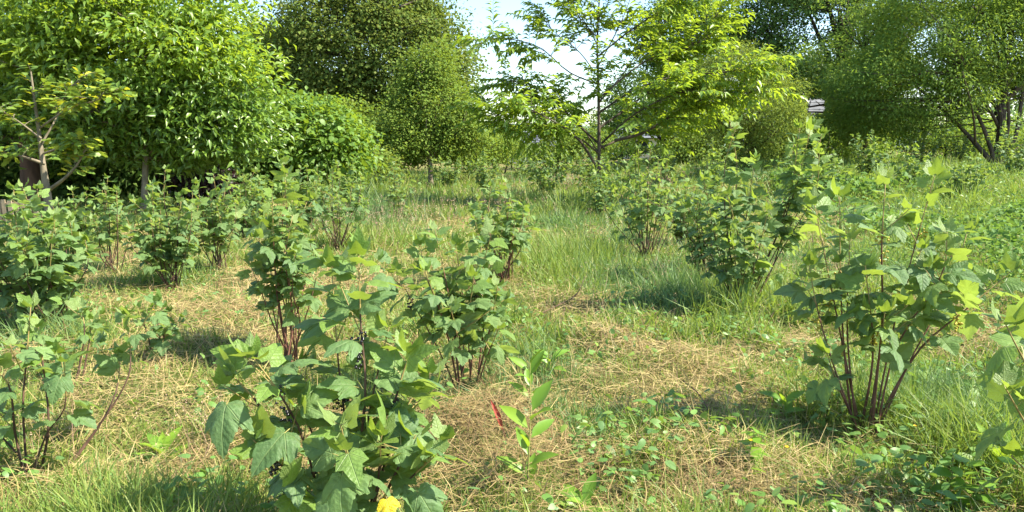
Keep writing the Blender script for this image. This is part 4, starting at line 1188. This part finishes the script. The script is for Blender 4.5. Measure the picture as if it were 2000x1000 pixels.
dock('wide leaved dock low at the right edge under the branch', 1945, 925, .07, 7, .20, 7)

def nettle(label, px, py, h, seed):
    r = np.random.default_rng(seed); b = at(px, py)
    root = thing('nettle_plant', label, 'plant', b, 'nettles in the grass')
    st = smooth_path([[0, 0, -.02], [.02, 0, h * .5], [.03, .02, h]], 7)
    V, F = tube(st, np.linspace(.004, .002, 7), 5); link('stalk', mesh('stalk', V, F, None, [M['petiole']]), root)
    L = Leaves()
    for k in range(8):
        for sgn in (0, math.pi):
            a = k * 1.57 + sgn; t = .15 + .85 * k / 7; i = min(int(t * 6), 5); p = st[i] + (st[i + 1] - st[i]) * (t * 6 - i) + b
            L.add(p, [math.cos(a), math.sin(a), .1], [0, 0, 1] + r.normal(0, .2, 3), (.10 - .05 * t) * r.uniform(.8, 1.2))
    put_leaves(root, b, L, [('nettle_leaf', HAZ, M['dock'])], 60, r)
nettle('single nettle with paired leaves in the lower right grass', 1845, 985, .22, 1)
nettle('small upright nettle in cut grass below the straw heap', 1460, 905, .16, 2)
nettle('nettle with drooping leaves nearest the lower right corner', 1900, 1015, .22, 3)

def fallen(label, name, pts, Y0, rad, mat, cat, twigs=0, seed=1):
    r = np.random.default_rng(seed)
    w = np.array([at(x, y) + [0, 0, dz] for x, y, dz in pts]); b = w[0].copy(); b[2] -= pts[0][2]
    root = thing(name, label, cat, b)
    pa = smooth_path(w, 10)
    V, F = tube(pa - b, np.linspace(rad, rad * .35, 10), 6); link('branch', mesh('branch', V, F, None, [mat]), root)
    for k in range(twigs):
        i = r.integers(2, 9); d = norm(r.normal(0, 1, 3) * [1, .6, .4] + [0, 0, .3])
        tw = np.array([pa[i] + d * q * r.uniform(.08, .2) for q in np.linspace(0, 1, 4)])
        V, F = tube(tw - b, np.linspace(rad * .4, rad * .15, 4), 4); link('twig', mesh('twig', V, F, None, [mat]), root)
fallen('dead dark branch lying in the grass in the middle', 'fallen_branch', [(1052, 625, .05), (1090, 612, .08), (1125, 598, .11), (1142, 580, .2)], 0, .008, M['wood'], 'branch', 3)
fallen('thin dead twig stuck in the straw heap right of centre', 'fallen_twig', [(1335, 750, .02), (1365, 790, .06), (1395, 835, .03)], 0, .005, M['wood'], 'twig', 1, 2)
fallen('bare dark runner lying left of the fanned right bush', 'fallen_twig', [(1590, 755, .04), (1620, 785, .05), (1655, 812, .03)], 0, .009, M['wood'], 'twig', 1, 3)
def red_leaf():
    b = at(972, 852); root = thing('dead_dock_leaf', 'shrivelled bright red dock leaf in the dry grass', 'leaf', b)
    V, F, uv, nb = lance(.07, 4, .15, .9)
    Rm = frames(np.array([[-.35, .1, 1.0]]), np.array([[.4, -1.0, .3]]))
    W, F2, u2 = scatter((V, F, uv), np.array([[.03, 0, .02]]), Rm, np.array([.17]))
    link('blade', mesh('blade', W, F2, u2, [M['red']]), root)
    v, f = tube(np.array([[.04, 0, -.01], [.032, 0, .012], [.03, 0, .04]]), [.004, .004, .003], 5); link('stalk', mesh('stalk', v, f, None, [M['wood_red']]), root)
red_leaf()
def yellow_leaf():
    b = np.array(front.location)
    q = [b + [.02, -.03, -.03], P(735, 1015, b[1] - .14), P(752, 965, b[1] - .26)]
    add_stem(front, b, smooth_path(q, 8), .005, .002, M['wood'])
    V, F, uv, nb = T_NEAR[1]
    W, F2, u2 = scatter((V, F, uv), np.array([q[-1] - b]), frames(np.array([[.35, -.8, -.45]]), np.array([[.1, -.6, .9]])), np.array([.062]))
    o = link('leaf', mesh('yellow_leaf', W, F2, u2, [M['cur_yellow'], M['petiole']], [0] * nb + [1] * (len(F2) - nb)), front)
    o['label'] = 'bright yellow dying leaf'
yellow_leaf()
def buttercups():
    spots = [(160, 705, 'left of the young currant shoot'), (205, 775, 'near the arching low branch'), (300, 640, 'above the small yellowing bush'), (1460, 925, 'near the small upright nettle'),
             (1330, 800, 'below the straw heap twig'), (1060, 830, 'beside the bright upright dock'), (1530, 940, 'left of the lower right nettles'), (480, 570, 'on straw left of the tall slim bush'), (1780, 890, 'right below the fanned bush')]
    st = mesh('stalk', *tube(np.array([[0, 0, -.02], [.004, 0, .08], [.01, .005, .15]]), .0016, 4), None, [M['petiole']])
    k = diamond(.45, .4, -.3)
    pv = [scatter(k[:3], np.array([[.01, .005, .15]]), frames(np.array([[math.cos(a), math.sin(a), .35]]), np.array([[-.3 * math.cos(a), -.3 * math.sin(a), 1]])), np.array([.012])) for a in np.arange(5) * 1.257]
    pm = [mesh('petal', v, f, None, [M['petal']]) for v, f, u in pv]
    for x, y, wh in spots:
        root = thing('buttercup', 'tiny yellow buttercup ' + wh, 'flower', at(x, y), 'yellow buttercups in the grass')
        link('stalk', st, root)
        for m in pm: link('petal', m, root)
buttercups()
